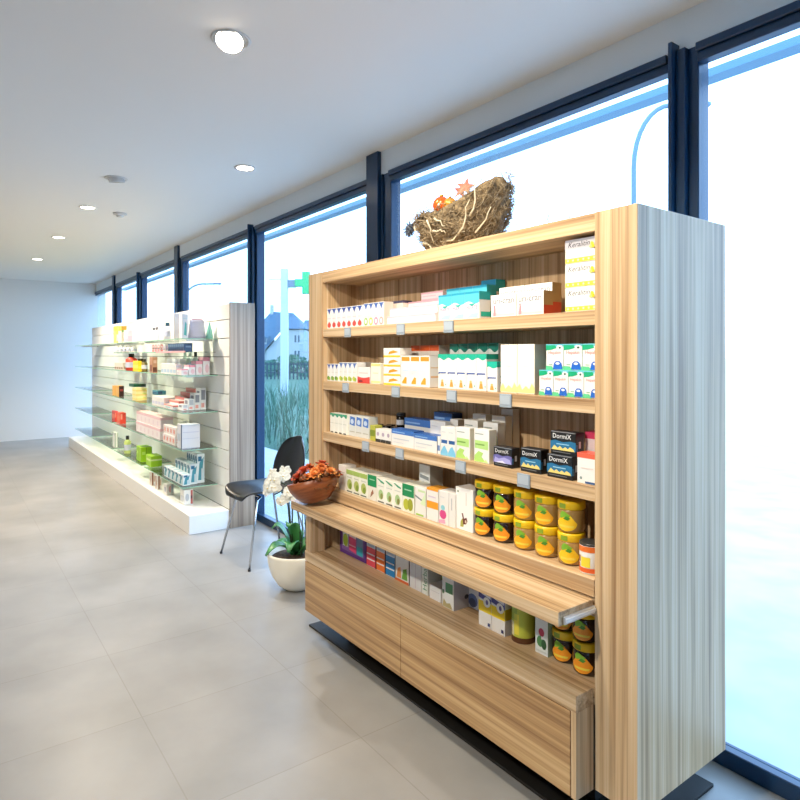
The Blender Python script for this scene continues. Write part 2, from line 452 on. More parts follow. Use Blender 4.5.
# ================================================================== potted orchid
random.seed(4)
po = empty('potted_orchid', (-3.29,1.68,0), 0, 'white orchid in a round cream bowl pot on the floor beside the cabinet', 'plant')
po.scale = (1,1,1.07)
m_pot = mottled('cream_pot', '#e8e2d2', '#efe9db', 9, .4)
mb = MB(); mb.lathe([(.06,0),(.08,.006),(.115,.03),(.149,.08),(.168,.135),(.177,.192),(.179,.208),(.172,.209),(.164,.19),(.15,.172)], m_pot, 40, cap1=False); mb.build('pot', po)
MB().lathe([(.156,.174),(.10,.180),(.02,.184)], mottled('bark_soil','#3a2a1c','#5c4733',60,.9,bump=.5), 24).build('soil', po)
m_leaf = mottled('orchid_leaf', '#2c6b3a', '#4f9452', 7, .35, (1,1,1)); m_stem = mat('orchid_stem', '#2b3a24', .5)
def leaf(p0, az, ln, wd, rise, droop):
    mb = MB(); rows = []
    for k in range(9):
        t = k/8; w = wd*math.sin(math.pi*min(.97,.12+.86*t))**.7
        d = ln*t; z = rise*math.sin(t*math.pi*.62) - droop*t*t
        r = []
        for j in range(5):
            s = -1+j/2
            r.append((p0[0]+math.cos(az)*d-math.sin(az)*w*s, p0[1]+math.sin(az)*d+math.cos(az)*w*s, p0[2]+z+.35*w*abs(s)))
        rows.append(r)
    mb.grid(rows, m_leaf); o = mb.build('leaf', po)
    md = o.modifiers.new('thick','SOLIDIFY'); md.thickness = .003
for az, ln, wd, rs, dr in ((-150,.17,.042,.09,.06),(-95,.18,.045,.10,.07),(-40,.17,.04,.12,.05),(20,.16,.04,.1,.05),(80,.16,.042,.11,.04),(150,.15,.04,.12,.03),(-120,.13,.05,.17,.01),(-60,.12,.045,.19,0)):
    leaf((random.uniform(-.02,.02),random.uniform(-.02,.02),.18), R(az), ln, wd, rs, dr)
m_petal = mat('orchid_petal', '#f4f2e8', .5); m_lip = mat('orchid_lip', '#e3c74e', .5)
heads = []
for bx, by, tx, ty, tz in ((-.05,-.02,-.10,-.02,.50),(-.02,-.03,-.05,-.04,.56),(.045,.0,.02,-.03,.53),(.075,.02,.06,.0,.57)):
    mb = MB(); pts = [(bx+(tx-bx)*t**2.2, by+(ty-by)*t**2.2, .165+(tz-.165)*t) for t in [k/8 for k in range(9)]]
    pts += [(tx-.04,ty-.02,tz+.012),(tx-.085,ty-.04,tz-.01)]
    mb.tube(pts, .004, m_stem, 7)
    for k in (2,4): mb.ball(pts[k], .007, m_stem, 4)
    mb.build('stem', po)
    mb = MB(); mb.tube([(bx+.012,by,.16),(bx+.014,by+.004,tz-.06)], .003, m_stem, 6); mb.build('support_stick', po)
def petal(mb, c, n, u, ang, ln, wd):
    v = n.cross(u); d = u*math.cos(ang)+v*math.sin(ang); s = n.cross(d); rows = []
    for k in range(5):
        t = k/4; w = wd*math.sin(math.pi*(.1+.82*t))
        rows.append([c+d*ln*t+s*w*q+n*(.004-.014*t*t+ .004*abs(q)) for q in (-1,-.4,.4,1)])
    mb.grid(rows, m_petal)
for k in range(22):
    t = k/21
    c = Vector((-.24+.24*t+random.uniform(-.015,.015), -.07+random.uniform(-.04,.05), .565-.06*math.cos(t*7)+random.uniform(-.035,.03)))
    n = Vector((.55+random.uniform(-.4,.3),-.8,random.uniform(-.1,.35))).normalized(); u = n.cross(Vector((0,0,1))).normalized()
    mb = MB(); s = random.uniform(1.05,1.35)
    for a, ln, wd in ((10,.033,.02),(170,.033,.02),(90,.03,.013),(218,.029,.012),(322,.029,.012)): petal(mb, c, n, u, R(a), ln*s, wd*s)
    mb.ball(c+n*.007, .006, m_petal, 4); mb.ball(c+n*.011-Vector((0,0,.005)), .004, m_lip, 4)
    mb.build('flower', po)
for k in range(4):
    mb = MB(); mb.ball((-.225-.012*k, -.05-.01*k, .515-.014*k), .008-.001*k, m_leaf, 5, (1,1,1.3)); mb.build('flower_bud', po)

# ================================================================== wooden bowl of dried flowers on the counter
BW = (-2.5518, 1.405, .674)
m_bowl = mottled('turned_bowl', '#74391a', '#94522a', 14, .35, (1,1,6), .05)
mb = MB(); mb.lathe([(.038,0),(.060,.006),(.092,.035),(.113,.07),(.1215,.104),(.117,.106),(.107,.078),(.085,.048),(.03,.024)], m_bowl, 40)
bo = tag(mb.build('wooden_bowl', None, (BW[0],BW[1],BW[2]+.0135), (R(6),R(-14),0)), 'turned reddish brown wooden bowl of dried flowers on the counter end', 'bowl')
m_fill = mottled('dried_husk', '#4a2c18', '#7a4c2a', 40, .8, bump=.6)
random.seed(11)
mb = MB()
for k in range(140):
    a = random.uniform(0,6.28); r = .095*math.sqrt(random.random()); z = .085+.035*(1-(r/.095)**2)+random.uniform(-.015,.012)
    c = Vector((r*math.cos(a), r*math.sin(a), z)); d = Vector((random.uniform(-1,1),random.uniform(-1,1),random.uniform(-.2,1))).normalized()*random.uniform(.012,.028)
    mb.tube([c, c+d*.6, c+d+Vector((0,0,-.004))], [.0035,.003,.001], m_fill, 5)
tag(mb.build('dried_husks', None, (BW[0],BW[1],BW[2]+.009)), 'brown dried husk litter filling the wooden bowl', 'dried plants', None, 'stuff')
m_or = [mottled('dried_petal_a','#b5521f','#d9803a',60,.6), mottled('dried_petal_b','#d4702e','#eaa65a',60,.6), mottled('dried_petal_c','#a63a1c','#cf5a34',60,.6)]
m_pod = mottled('brown_pod','#5a3018','#8a5228',50,.45)
def dried_flower(name, m, s, npet):
    mb = MB()
    for ring, (n, ln, lift) in enumerate(((npet, .028, .15), (npet-1, .021, .75), (4, .013, 1.3))):
        for k in range(n):
            a = 6.283*k/n + ring*.5; rows = []
            for q in range(4):
                t = q/3; w = .0085*math.sin(math.pi*(.15+.75*t)); d = ln*t
                el = lift*(.5+.5*t)
                c = Vector((math.cos(a)*d*math.cos(el), math.sin(a)*d*math.cos(el), d*math.sin(el)))
                sd = Vector((-math.sin(a), math.cos(a), 0))
                rows.append([(c+sd*w*p+Vector((0,0,.003*abs(p))))*s for p in (-1,0,1)])
            mb.grid(rows, m)
    mb.ball((0,0,.002), .006*s, m_pod, 5)
    return mb.mesh(name)
fl = [dried_flower('dried_flower', m_or[k], 1.0+.12*k, 7+k) for k in range(3)]
mb = MB(); mb.lathe([(.002,-.004),(.010,0),(.0125,.008),(.009,.017),(.004,.020),(.006,.026)], m_pod, 12); podm = mb.mesh('seed_pod')
spots = []
for k in range(20):
    for _ in range(60):
        a = random.uniform(0,6.28); r = .098*math.sqrt(random.random())
        p = Vector((r*math.cos(a), r*math.sin(a), .122+.055*(1-(r/.1)**2)+random.uniform(-.006,.012)))
        if all((p-q).length > .027 for q in spots): break
    spots.append(p)
for k, p in enumerate(spots):
    up = Vector((p.x*5,p.y*5,1)).normalized().to_track_quat('Z','Y').to_euler()
    o = link('dried_flower', fl[k%3], None, (BW[0]+p.x,BW[1]+p.y,BW[2]+p.z+.22*p.x), up)
    tag(o, 'orange dried flower head heaped in the wooden bowl', 'dried flower', 'dried flower heads in the wooden bowl')
for k in range(18):
    a = 6.283*k/18+random.uniform(-.1,.1); r = random.uniform(.082,.104)
    o = link('seed_pod', podm, None, (BW[0]+r*math.cos(a),BW[1]+r*math.sin(a),BW[2]+.112+.24*r*math.cos(a)+random.uniform(0,.02)), (random.uniform(-.7,.7),random.uniform(-.7,.7),0))
    tag(o, 'brown seed pod tucked round the edge of the wooden bowl', 'seed pod', 'seed pods in the wooden bowl')

# ================================================================== moss basket on the cabinet
NX, NY = -1.86, 1.69
random.seed(21)
nest = empty('moss_basket', (NX,NY,ZT), 0, 'twig and moss nest basket standing on top of the wooden cabinet', 'basket')
m_moss = mottled('dry_moss', '#716049', '#9c8767', 30, .95, bump=1, detail=8)
m_moss2 = mottled('grey_fibre', '#827159', '#b09d7e', 25, .95); m_root = mat('pale_root', '#cfc3a8', .7)
def nest_pt(a, t):
    """a round the basket, t from base (0) over rim (1); the +X end sweeps up"""
    cx, cy = math.cos(a), math.sin(a)
    rr = .55+.45*math.sin(min(1,t)*math.pi/2)+.06*math.sin(math.pi*min(1,t))
    rim = .160 + .10*max(0,cx)**2 + .02*max(0,-cx)
    return Vector((.20*rr*cx+.03*t*cx*abs(cx), .13*rr*cy, rim*t**1.25))
mb = MB(); rows = []
for q in range(13):
    t = q/12; r = []
    for k in range(48):
        p = nest_pt(6.2832*k/48, t); n_ = noise.noise(p*28)*.016+noise.noise(p*70)*.008
        r.append(p*(1+n_*4) if q else p)
    rows.append(r)
for q in range(1,7):
    t = 1-q/6*.75; rows.append([Vector((p.x*.8,p.y*.76,max(.02,p.z-.004))) + Vector((1,1,1))*noise.noise(p*40)*.008 for p in [nest_pt(6.2832*k/48, t) for k in range(48)]])
V = mb.grid(rows, m_moss, True); mb.cap(V[0], m_moss); mb.cap(V[-1], m_moss)
mb.build('moss_body', nest)
mb = MB()
for k in range(1500):
    a = random.uniform(0,6.2832); t = random.uniform(.08,1.02); p = nest_pt(a,t)*1.03
    a2 = a+random.uniform(-.35,.35); t2 = min(1.06,max(.04,t+random.uniform(-.22,.22))); q = nest_pt(a2,t2)*1.03
    mid = (p+q)/2; out = Vector((mid.x,mid.y*1.8,.02)).normalized()*random.uniform(.006,.03)
    mb.tube([p, mid+out, q], [.0016,.0013,.0008], random.choice((m_moss,m_moss2,m_moss2)), 3)
tag(mb.build('moss_fibre', nest), kind='stuff')
def root_twig(pts, r=.004):
    mb = MB(); mb.tube(pts, [r*(1-.6*k/(len(pts)-1)) for k in range(len(pts))], m_root, 6); return mb
for a0, t0, da, dt in ((-1.75,.78,.05,-.5),(-1.6,.55,.35,-.12),(-2.1,.30,-.25,.1),(-2.3,.35,.4,-.25),(-1.0,.35,.25,.45),(-1.3,.25,.5,.12),(-.75,.55,.1,.5),(-2.6,.8,.35,-.3),(-1.55,.75,.3,-.18),(-.55,.3,.3,.3)):
    pts = []
    for k in range(6):
        s = k/5; p = nest_pt(a0+da*s+.05*math.sin(s*5), max(.05,t0+dt*s))*1.06; pts.append(p+Vector((random.uniform(-.006,.006),-.014,random.uniform(-.006,.006))))
    root_twig(pts).build('pale_root', nest)
m_cone = mottled('pine_cone','#3a3128','#6b5b4a',60,.8)
def cone_mesh(m, r, n):
    mb = MB()
    for k in range(n):
        z = 1-2*(k+.5)/n; ph = k*2.39996; s = math.sqrt(1-z*z); d = Vector((s*math.cos(ph),s*math.sin(ph),z))
        a = d.cross(Vector((.3,.2,1))).normalized(); b = d.cross(a)
        mb.face([d*r*.4+a*r*.22, d*r*.4-a*r*.22, d*r*1.05-a*r*.10+b*r*.15, d*r*1.15+b*r*.2, d*r*1.05+a*r*.10+b*r*.15], m)
    mb.ball((0,0,0), r*.62, m, 6)
    return mb
NB = lambda x,y,z: (NX+x, NY+y, ZT+z)
tag(cone_mesh(m_cone,.032,60).build('pine_cone', None, NB(-.105,-.115,.150)), 'dark pine cone in the near rim of the moss basket', 'pine cone')
tag(cone_mesh(mat('silver_cone','#5f6672',.7),.034,70).build('pine_cone', None, NB(-.295,-.04,.145)), 'spiky grey cone sticking out beside the moss basket', 'pine cone')
tag(MB().tube([(.02,0,-.003),(.05,-.004,-.016),(.10,.0,-.03)], .005, m_cone, 6).build('twig', None, NB(-.285,-.04,.145)), 'short twig holding the grey cone to the moss basket', 'twig')
def bauble(x, y, z, r, c, label):
    e = empty('glass_bauble', NB(x,y,z), 0, label, 'ornament', 'baubles in the moss basket')
    MB().ball((0,0,0), r, mat('bauble_'+c.strip('#'), c, .12, .35, coat=.5), 14).build('ball', e)
    MB().lathe([(r*.25,r*.95),(r*.25,r*1.15),(r*.1,r*1.2)], mat('gilt_cap','#c49a3c',.3,1), 12).build('cap', e)
bauble(-.075,-.045,.205,.037,'#e0641a','large orange bauble in the moss basket')
bauble(-.005,-.06,.195,.026,'#d8952a','small gold bauble in the moss basket beside the orange one')
m_star = mottled('pink_star','#b0705e','#c98c74',30,.7)
def star(x, y, z, r, rz, label):
    mb = MB(); P = []
    for k in range(10):
        a = math.pi/2+math.pi*k/5; q = r if k%2 == 0 else r*.42; P.append((q*math.cos(a), q*math.sin(a)))
    for s in (-1,1):
        for k in range(10):
            a, b = P[k], P[(k+1)%10]; mb.face([(a[0],0,a[1]),(b[0],0,b[1]),(0,s*.009,0)], m_star)
    tag(mb.build('star_ornament', None, NB(x,y,z), (R(-12),R(8),rz)), label, 'ornament', 'star ornaments in the moss basket')
star(-.04,.03,.27,.04,R(20),'pinkish star ornament behind the orange bauble in the moss basket')
star(.055,-.03,.255,.044,R(35),'pinkish star ornament beside the raised end of the moss basket')

# ================================================================== goods in the wooden cabinet
S1, S2, S3, S4, S5 = 1.5045, 1.2475, .9945, .7305, .4205
WH = '#ebe9e6'
def fringe(c): return [('p',[(.0,.99),(.0,.86),(.16,.70),(.33,.86),(.5,.70),(.67,.86),(.84,.70),(1,.86),(1,.99)],c)]
def fringe2(c, c2, kind):
    f = [('p',[(.12,.97),(.50,.70),(.88,.97)],c), ('r',.02,.93,.98,.97,c)]
    if kind == 'fruit': f += [('e',.5,.17,.36,.13,c2),('p',[(.2,.2),(.5,.36),(.8,.2)],c2),('r',.15,.48,.85,.52,'#d9c8d2')]
    if kind == 'ring': f += [('e',.5,.2,.40,.17,c2),('e',.5,.2,.22,.1,WH),('r',.1,.42,.9,.45,'#cfd3dd')]
    if kind == 'leaf': f += [('e',.35,.18,.3,.12,c2),('e',.7,.15,.25,.1,'#9bb84a'),('r',.15,.5,.85,.53,'#d8d8cf')]
    return f
BLUE = '#3a55a4'
# --- top shelf
row(seq('{} white packet with blue fringe and red fruit from the left, top cabinet shelf',7), -2.6679, -2.3458, 1.525, S1, .098, .05, WH, fringe2(BLUE,'#d0524c','fruit'), group='fruit packets on the top shelf', name='tea_packet', dy=0)
FC = ['#8fb85a','#b9c95a','#c58ab0','#d7a0a0']
for k in range(4):
    a = -2.3452; b = -2.1832; w = (b-a)/4
    carton(['green ringed white packet with blue fringe','yellow-green ringed white packet with blue fringe','mauve ringed white packet with blue fringe','pale red ringed white packet with blue fringe'][k]+', top cabinet shelf', a+w*k, a+w*(k+1), 1.53, S1, .103, .05, WH, fringe2('#4a6bb5',FC[k],'ring'), [('r',0,.0,1,1,'#e8d9cc')], group='ringed packets on the top shelf', name='tea_packet')
row(seq('{} tan packet with dark lid behind the pale pink boxes, top cabinet shelf',3), -2.2674, -2.1395, 1.60, S1, .108, .05, '#dccbbd', [('r',0,.90,1,1,'#4a4a66'),('r',.1,.3,.9,.34,'#b89a92')], [('r',0,.9,1,1,'#4a4a66')], [('r',0,0,1,1,'#3d3f5c')], group='dark lidded packets on the top shelf', name='tea_packet')
PINK = [('r',0,0,1,.16,'#f1ccd4'),('r',0,.80,1,1,'#edc3ce'),('r',.08,.45,.7,.55,'#e9d3dc')]
def flatbox(label, x0, x1, y, z, h, d=.09): carton(label, x0, x1, y, z, h, d, '#f8eef0', PINK, [('r',0,0,1,1,'#f2e4e2')], [('r',0,0,1,1,'#eec8d0')], group='pale pink flat boxes on the top shelf', name='flat_box')
p0, p1, p2 = -2.1537, -1.985, -1.8298
for q, (zz, lv) in enumerate(((S1,'bottom'),(S1+.0345,'upper'))):
    flatbox('pale pink flat box, %s one at the left of the pink stack, top cabinet shelf' % lv, p0+.006*q, p1, 1.525+.01*q, zz, .034)
    flatbox('pale pink flat box, %s one at the right of the pink stack, top cabinet shelf' % lv, p1, p2, 1.525+.01*q, zz, .034)
q0, q1, q2 = -2.1797, -2.0519, -1.9082
for lv, a, b, n in (('left',q0,q1,3),('right',q1,q2,4)):
    for k in range(n):
        flatbox('pale pink flat box, %s up in the back stack at the %s, top cabinet shelf' % (ORD[k], lv), a, b, 1.63, S1+.0335*k, .033, .085)
TEAL = [('w',1,.60,.05,1,0,'#59c3d6'),('r',0,.93,1,1,'#2e9dbf'),('p',[(.25,.56),(.5,.46),(.75,.56)],'#2fb3a4'),('t',.1,.36,.8,'MARTE','#9a7fae'),('p',[(.05,.05),(.9,.05),(.95,.22),(.5,.20)],'#a9e3d2')]
TSIDE = [('r',0,.70,1,1,'#16a0a0'),('r',.15,.08,1,.26,'#28b7a4')]
row(['white carton with teal wave, front row left, top cabinet shelf','white carton with teal wave, front row middle, top cabinet shelf','white carton with teal wave, front row right, top cabinet shelf'], -1.8118, -1.5877, 1.525, S1, .098, .055, WH, TEAL, TSIDE, [('r',0,0,1,1,'#2e9dbf')], 'teal wave cartons on the top shelf')
row(['white carton with teal wave, second row left, top cabinet shelf','white carton with teal wave, second row middle, top cabinet shelf','white carton with teal wave, second row right, top cabinet shelf'], -1.8518, -1.6253, 1.60, S1, .130, .05, WH, TEAL, TSIDE, [('r',0,0,1,1,'#1d86ab')], 'teal wave cartons on the top shelf')
carton('tall dark teal topped carton at the back behind the teal wave rows', -1.7189, -1.6388, 1.66, S1, .155, .05, WH, [('r',0,.72,1,1,'#1f7fa6')]+TEAL[2:], TSIDE, [('r',0,0,1,1,'#176f96')])
UC = [('t',.08,.60,.84,'uri-cran','#55525c'),('p',[(.06,.06),(.94,.06),(.94,.16),(.5,.13),(.06,.22)],'#f3bcc0'),('p',[(.10,.05),(.20,.05),(.19,.42),(.13,.46),(.11,.3)],'#e58f97'),('e',.15,.48,.035,.06,'#e58f97')]
UCS = [('r',0,.40,1,1,'#c9a468'),('r',0,0,1,.40,'#d9512f')]
row(['white box with pink figure lettered uri-cran, front left, top cabinet shelf','white box with pink figure lettered uri-cran, front right, top cabinet shelf'], -1.5296, -1.2959, 1.525, S1, .076, .045, WH, UC, UCS, group='cranberry boxes on the top shelf')
row(['white box lettered uri-cran, back left of the four, top cabinet shelf','white box lettered uri-cran, back right of the four, top cabinet shelf'], -1.5401, -1.303, 1.575, S1, .106, .045, WH, [UC[0][:2]+(.72,)+UC[0][3:]]+UC[1:], UCS, group='cranberry boxes on the top shelf')
def kb(band):
    f = [('r',0,.60,1,1,'#b9b6bd')] if band else []
    f += [('t',.08,.68,.68,'Keralitin','#2c2a33' if band else '#3c3a44',.3),('r',.08,.42,.45,.45,'#d4d2d2'),('r',.08,.36,.38,.39,'#d4d2d2'),('r',.02,.04,.98,.22,'#f3e646')]
    f += [('e',.1+.16*k,.13,.03,.05,'#fbf6b8') for k in range(6)]
    return f+[('e',.84,.70,.05,.10,'#e8d83a'),('e',.80,.60,.04,.07,'#ede27a'),('e',.88,.60,.04,.07,'#d2c02a')]
for k in range(3):
    carton(['bottom yellow-striped Keralitin box of the three by the right panel','middle yellow-striped Keralitin box of the three by the right panel','top grey-banded Keralitin box of the three by the right panel'][k].replace('Keralitin ',''), -1.2088, CXB-.002, 1.52, S1+.0725*k, .072, .075, WH, kb(k == 2), [], group='stacked boxes by the right cabinet panel')
# --- second shelf
row(seq('{} white packet with blue fringe and green leaf from the left, second cabinet shelf',3), -2.6659, -2.5572, 1.525, S2, .084, .05, WH, fringe2(BLUE,'#5f9a3c','leaf'), group='leaf packets on the second shelf', name='tea_packet')
row(seq('{} taller white packet with blue fringe and yellow leaf, second cabinet shelf',4), -2.5609, -2.4017, 1.53, S2, .092, .05, WH, fringe2('#5a78b8','#c2c94e','leaf'), group='leaf packets on the second shelf', name='tea_packet')
carton('plain white packet behind the red and white one, second cabinet shelf', -2.5187, -2.4482, 1.60, S2, .094, .05, '#ece7df', [('r',.1,.5,.9,.54,'#cdbfb4')])
carton('white box with red wave base, second cabinet shelf', -2.3879, -2.2863, 1.525, S2, .072, .05, WH, [('w',0,.42,.08,.5,.5,'#d8483f'),('e',.25,.12,.18,.08,'#8c2a2a'),('r',.15,.62,.85,.66,'#d9b7ae')])
carton('narrow cream box with yellow edge, second cabinet shelf', -2.2767, -2.2041, 1.525, S2, .092, .06, '#f7f1dc', [('r',0,.85,1,.97,'#eed98a'),('r',0,.05,1,.15,'#f0df9c'),('r',.2,.5,.8,.54,'#d8cfae')])
for k in range(4):
    carton('white flat box with orange flash, %s from below in its stack, second cabinet shelf' % ORD[k], -2.1798, -2.058, 1.525, S2+.0395*k, .039, .06, WH, [('r',0,0,1,.2,'#f2c832'),('p',[(.3,.3),(.9,.55),(.6,.75),(.35,.6)],'#ee9a2a')], [], [('r',0,0,1,1,'#b9a83c')], group='orange flash flat boxes on the second shelf', name='flat_box')
ORA = [('r',.08,.82,.94,.96,'#f0962c'),('p',[(.12,.08),(.62,.08),(.62,.28),(.45,.30),(.15,.14)],'#f0a22c'),('r',.2,.5,.8,.54,'#c8d8ea'),('r',.2,.42,.6,.45,'#d8dce4')]
row(seq('{} white box with orange bar, front row, second cabinet shelf',3), -2.0531, -1.8651, 1.525, S2, .125, .06, WH, ORA, [('r',.1,.3,.9,.36,'#e3b88a'),('r',.1,.6,.9,.64,'#e3c9a8')], [('r',0,0,1,1,'#f3e3cc')], 'orange bar boxes on the second shelf')
row(seq('{} red-orange topped box in the back row, second cabinet shelf',3), -2.1216, -1.9334, 1.63, S2, .168, .06, '#efe6dc', [('r',0,.86,1,1,'#e0622e'),('r',.1,.72,.9,.75,'#c8b8ae')], [], [('r',0,0,1,1,'#d8552a')], 'orange topped boxes on the second shelf')
TG = [('w',1,.86,.035,1,.1,'#22b295'),('r',.15,.70,.85,.73,'#dfe6e4'),('r',.1,.44,.9,.48,'#4a63a8'),('e',.12,.44,.05,.03,'#3a4b8c'),('p',[(.3,.06),(.7,.06),(.62,.2),(.38,.2)],'#dba04a'),('e',.5,.23,.12,.04,'#e6bd76'),('e',.9,.12,.05,.025,'#2aa58c')]
row(seq('{} teal-edged white box in the front row, second cabinet shelf',5), -1.8207, -1.5567, 1.53, S2, .131, .06, WH, TG, [('r',0,.86,1,1,'#1d9f87')], [('r',0,0,1,1,'#1d9f87')], 'teal-edged boxes on the second shelf')
carton('shorter teal-edged white box at the row end, second cabinet shelf', -1.5491, -1.4998, 1.525, S2, .105, .05, WH, [('w',1,.80,.03,1,.1,'#1fb79d')]+TG[1:], [('r',0,.82,1,1,'#1a9d88'),('e',.5,.5,.2,.05,'#2aa58c'),('e',.5,.3,.2,.05,'#2aa58c')], [('r',0,0,1,1,'#1d9f87')], 'teal-edged boxes on the second shelf')
row(seq('{} dark green topped box in the back row, second cabinet shelf',5), -1.8682, -1.5964, 1.63, S2, .172, .06, '#e6e9e6', [('w',1,.84,.04,1,.1,'#137a68'),('r',.1,.66,.9,.70,'#9fb0ac')], [], [('r',0,0,1,1,'#0f6a5c')], 'green topped boxes on the second shelf')
CR = [('p',[(0,.02),(1,.02),(1,.12),(.85,.22),(.7,.1),(.5,.16),(.3,.08),(.15,.2),(0,.12)],'#dfe58e'),('r',.1,.92,.9,.925,'#e3dac8'),('r',.35,.55,.65,.56,'#e9e2d2')]
row(['tall cream box with lime grass print, left of the pair, second cabinet shelf','tall cream box with lime grass print, right of the pair, second cabinet shelf'], -1.489, -1.3373, 1.53, S2, .163, .07, '#f5efe2', CR, [('r',0,0,1,1,'#e4dcc8')], group='cream boxes on the second shelf')
HP = [('r',0,.90,1,1,'#6fc4d8'),('p',[(0,.96),(.55,.96),(.62,.84),(.3,.78),(0,.76)],'#12a878'),('r',.66,.80,.92,.95,'#e8f1ea'),('e',.8,.86,.07,.04,'#3c4a46'),('t',.14,.62,.72,'Hepakin','#e08a86'),('p',[(0,0),(.5,0),(.35,.14),(0,.16)],'#5fc48c'),('p',[(.8,0),(1,0),(1,.16)],'#5fc48c'),('p',[(.42,.03),(.96,.03),(.90,.26),(.80,.34),(.58,.34),(.48,.26)],'#1f63c4'),('e',.69,.25,.12,.045,'#e9eef6'),('r',.18,.20,.4,.225,'#5a9a72')]
h0 = -1.3194; hw = (CXB-.002-h0)/4
row(['white box with blue basket mark, first from the left, lower row','white box with blue basket mark, second from the left, lower row','white box with blue basket mark, third from the left, lower row','white box with blue basket mark against the right panel, lower row'], h0, h0+hw*4, 1.53, S2, .0805, .06, WH, HP, [('r',0,0,1,1,'#dfe9e2')], [('r',0,0,1,1,'#6fc4d8')], 'blue basket boxes on the second shelf')
u0 = -1.2993
row(['white box with blue basket mark, left one of the upper row','white box with blue basket mark, middle one of the upper row','white box with blue basket mark, right one of the upper row'], u0, CXB-.003, 1.54, S2+.081, .0805, .05, WH, HP, [('r',0,0,1,1,'#7fae94')], [('r',0,0,1,1,'#6fc4d8')], 'blue basket boxes on the second shelf')
# --- third shelf
row(seq('{} low white box with green edge from the left, third cabinet shelf',4), -2.6471, -2.4876, 1.53, S3, .096, .05, '#f0efe6', [('w',1,.86,.05,1,0,'#3f9c78'),('r',.1,.5,.9,.53,'#cfd4c8'),('r',.2,.02,.8,.08,'#3c3c38')], group='green-edged boxes on the third shelf')
row(seq('{} grey-white box printed in blue, third cabinet shelf',3), -2.4859, -2.3152, 1.54, S3, .098, .05, '#d9dad6', [('p',[(.1,.55),(.9,.5),(.95,.9),(.2,.95)],'#4a76c4'),('e',.5,.7,.25,.12,'#c8d8ee'),('r',.1,.2,.9,.24,'#b5b2a4')], group='blue print boxes on the third shelf')
carton('small green and yellow packet beside the dark jars, third cabinet shelf', -2.2922, -2.2524, 1.53, S3, .068, .04, '#b9b84a', [('r',0,.3,1,.7,'#7c8c2c')])
row(seq('{} small white box with dark base, third cabinet shelf',3), -2.2412, -2.1243, 1.525, S3, .058, .05, WH, [('r',0,0,1,.24,'#3a3630'),('e',.5,.62,.25,.15,'#b8a6b8')], group='small dark-based boxes on the third shelf')
m_jarblack = mat('black_jar', '#15161b', .2)
def pot_jar(x, y, z, r, h, label, band):
    e = empty('black_jar', (x,y,z), 0, label, 'jar', 'black jars on the third shelf')
    mb = MB(); mb.lathe([(r*.9,0),(r,.004),(r,h*.62),(r*.92,h*.66)], m_jarblack, 20); mb.build('jar_body', e)
    mb = MB(); mb.lathe([(r*1.04,h*.66),(r*1.04,h*.97),(r*.98,h)], m_jarblack, 20); mb.build('lid', e)
    mb = MB(); rows = [[((r+.0006)*math.cos(R(a)),(r+.0006)*math.sin(R(a)),zz) for a in range(-170,0,15)] for zz in (h*.12,h*.5)]; mb.grid(rows, card(band)); mb.build('jar_label', e)
for k, (pxx, yy, zz) in enumerate(((-2.352,1.62,S3),(-2.2878,1.62,S3),(-2.2184,1.62,S3),(-2.3123,1.66,S3+.0),(-2.2281,1.655,S3),(-2.2281,1.655,S3+.0605))):
    pot_jar(pxx, yy, zz, .021, .06, ['black jar with pale band, first from the left, third cabinet shelf','black jar with pale band, second from the left, third cabinet shelf','black jar with pale band, third from the left, third cabinet shelf','black jar in the back row of the jars, third cabinet shelf','black jar under the topmost jar, third cabinet shelf','topmost black jar of the stacked pair, third cabinet shelf'][k], '#c9cbd6' if k%2 else '#59658c')
BW_ = [('r',0,.72,1,1,'#3f72bd'),('r',.05,.80,.6,.86,'#8db4e4'),('r',.1,.4,.8,.46,'#c9ced6'),('r',.1,.2,.55,.24,'#d3d6dc')]
def bluebox(label, x0, x1, y, z, h, d=.052): carton(label, x0, x1, y, z, h, d, WH, BW_, [('r',0,0,1,1,'#7a7f8c'),('r',0,.72,1,1,'#2b4c86')], [('r',0,0,1,1,'#2f5da6')], group='blue-topped flat boxes on the third shelf', name='flat_box')
b0, b1, b2 = -2.1207, -1.9651, -1.8208
bluebox('white flat box with blue top, left one of the front pair, third shelf', b0, b1, 1.525, S3, .07)
bluebox('white flat box with blue top, right one of the front pair, third shelf', b1, b2, 1.525, S3, .066)
bluebox('white flat box with blue top, middle row of three rows, third shelf', -2.1487, -1.9667, 1.615, S3, .108)
bluebox('white flat box with blue top, standing highest at the back, third shelf', -2.0016, -1.8871, 1.66, S3, .142, .055)
carton('plain white box in front of the blue-topped boxes, third cabinet shelf', -1.9304, -1.8358, 1.58, S3, .118, .03, WH, [('r',.1,.8,.5,.83,'#d3d3d3')])
carton('small white box with tan side behind the green-printed cartons', -1.8537, -1.8062, 1.62, S3, .126, .05, WH, [('r',.1,.8,.6,.84,'#d3d3d3')], [('r',0,0,1,1,'#b9a994')])
carton('white box with navy patch beside the blue wave box, third cabinet shelf', -1.819, -1.8011, 1.525, S3, .068, .05, WH, [('r',.1,.2,.9,.5,'#6d86b4')])
row(['white carton with navy bar and blue wave, left of the pair, third shelf','white carton with navy bar and blue wave, right of the pair, third shelf'], -1.7994, -1.7135, 1.525, S3, .109, .05, WH, [('r',.1,.42,.9,.54,'#2c5d9c'),('p',[(0,0),(1,0),(1,.12),(.6,.34),(.35,.3),(0,.1)],'#7ec3e8'),('r',.15,.8,.7,.83,'#cfd6da')], group='blue wave cartons on the third shelf')
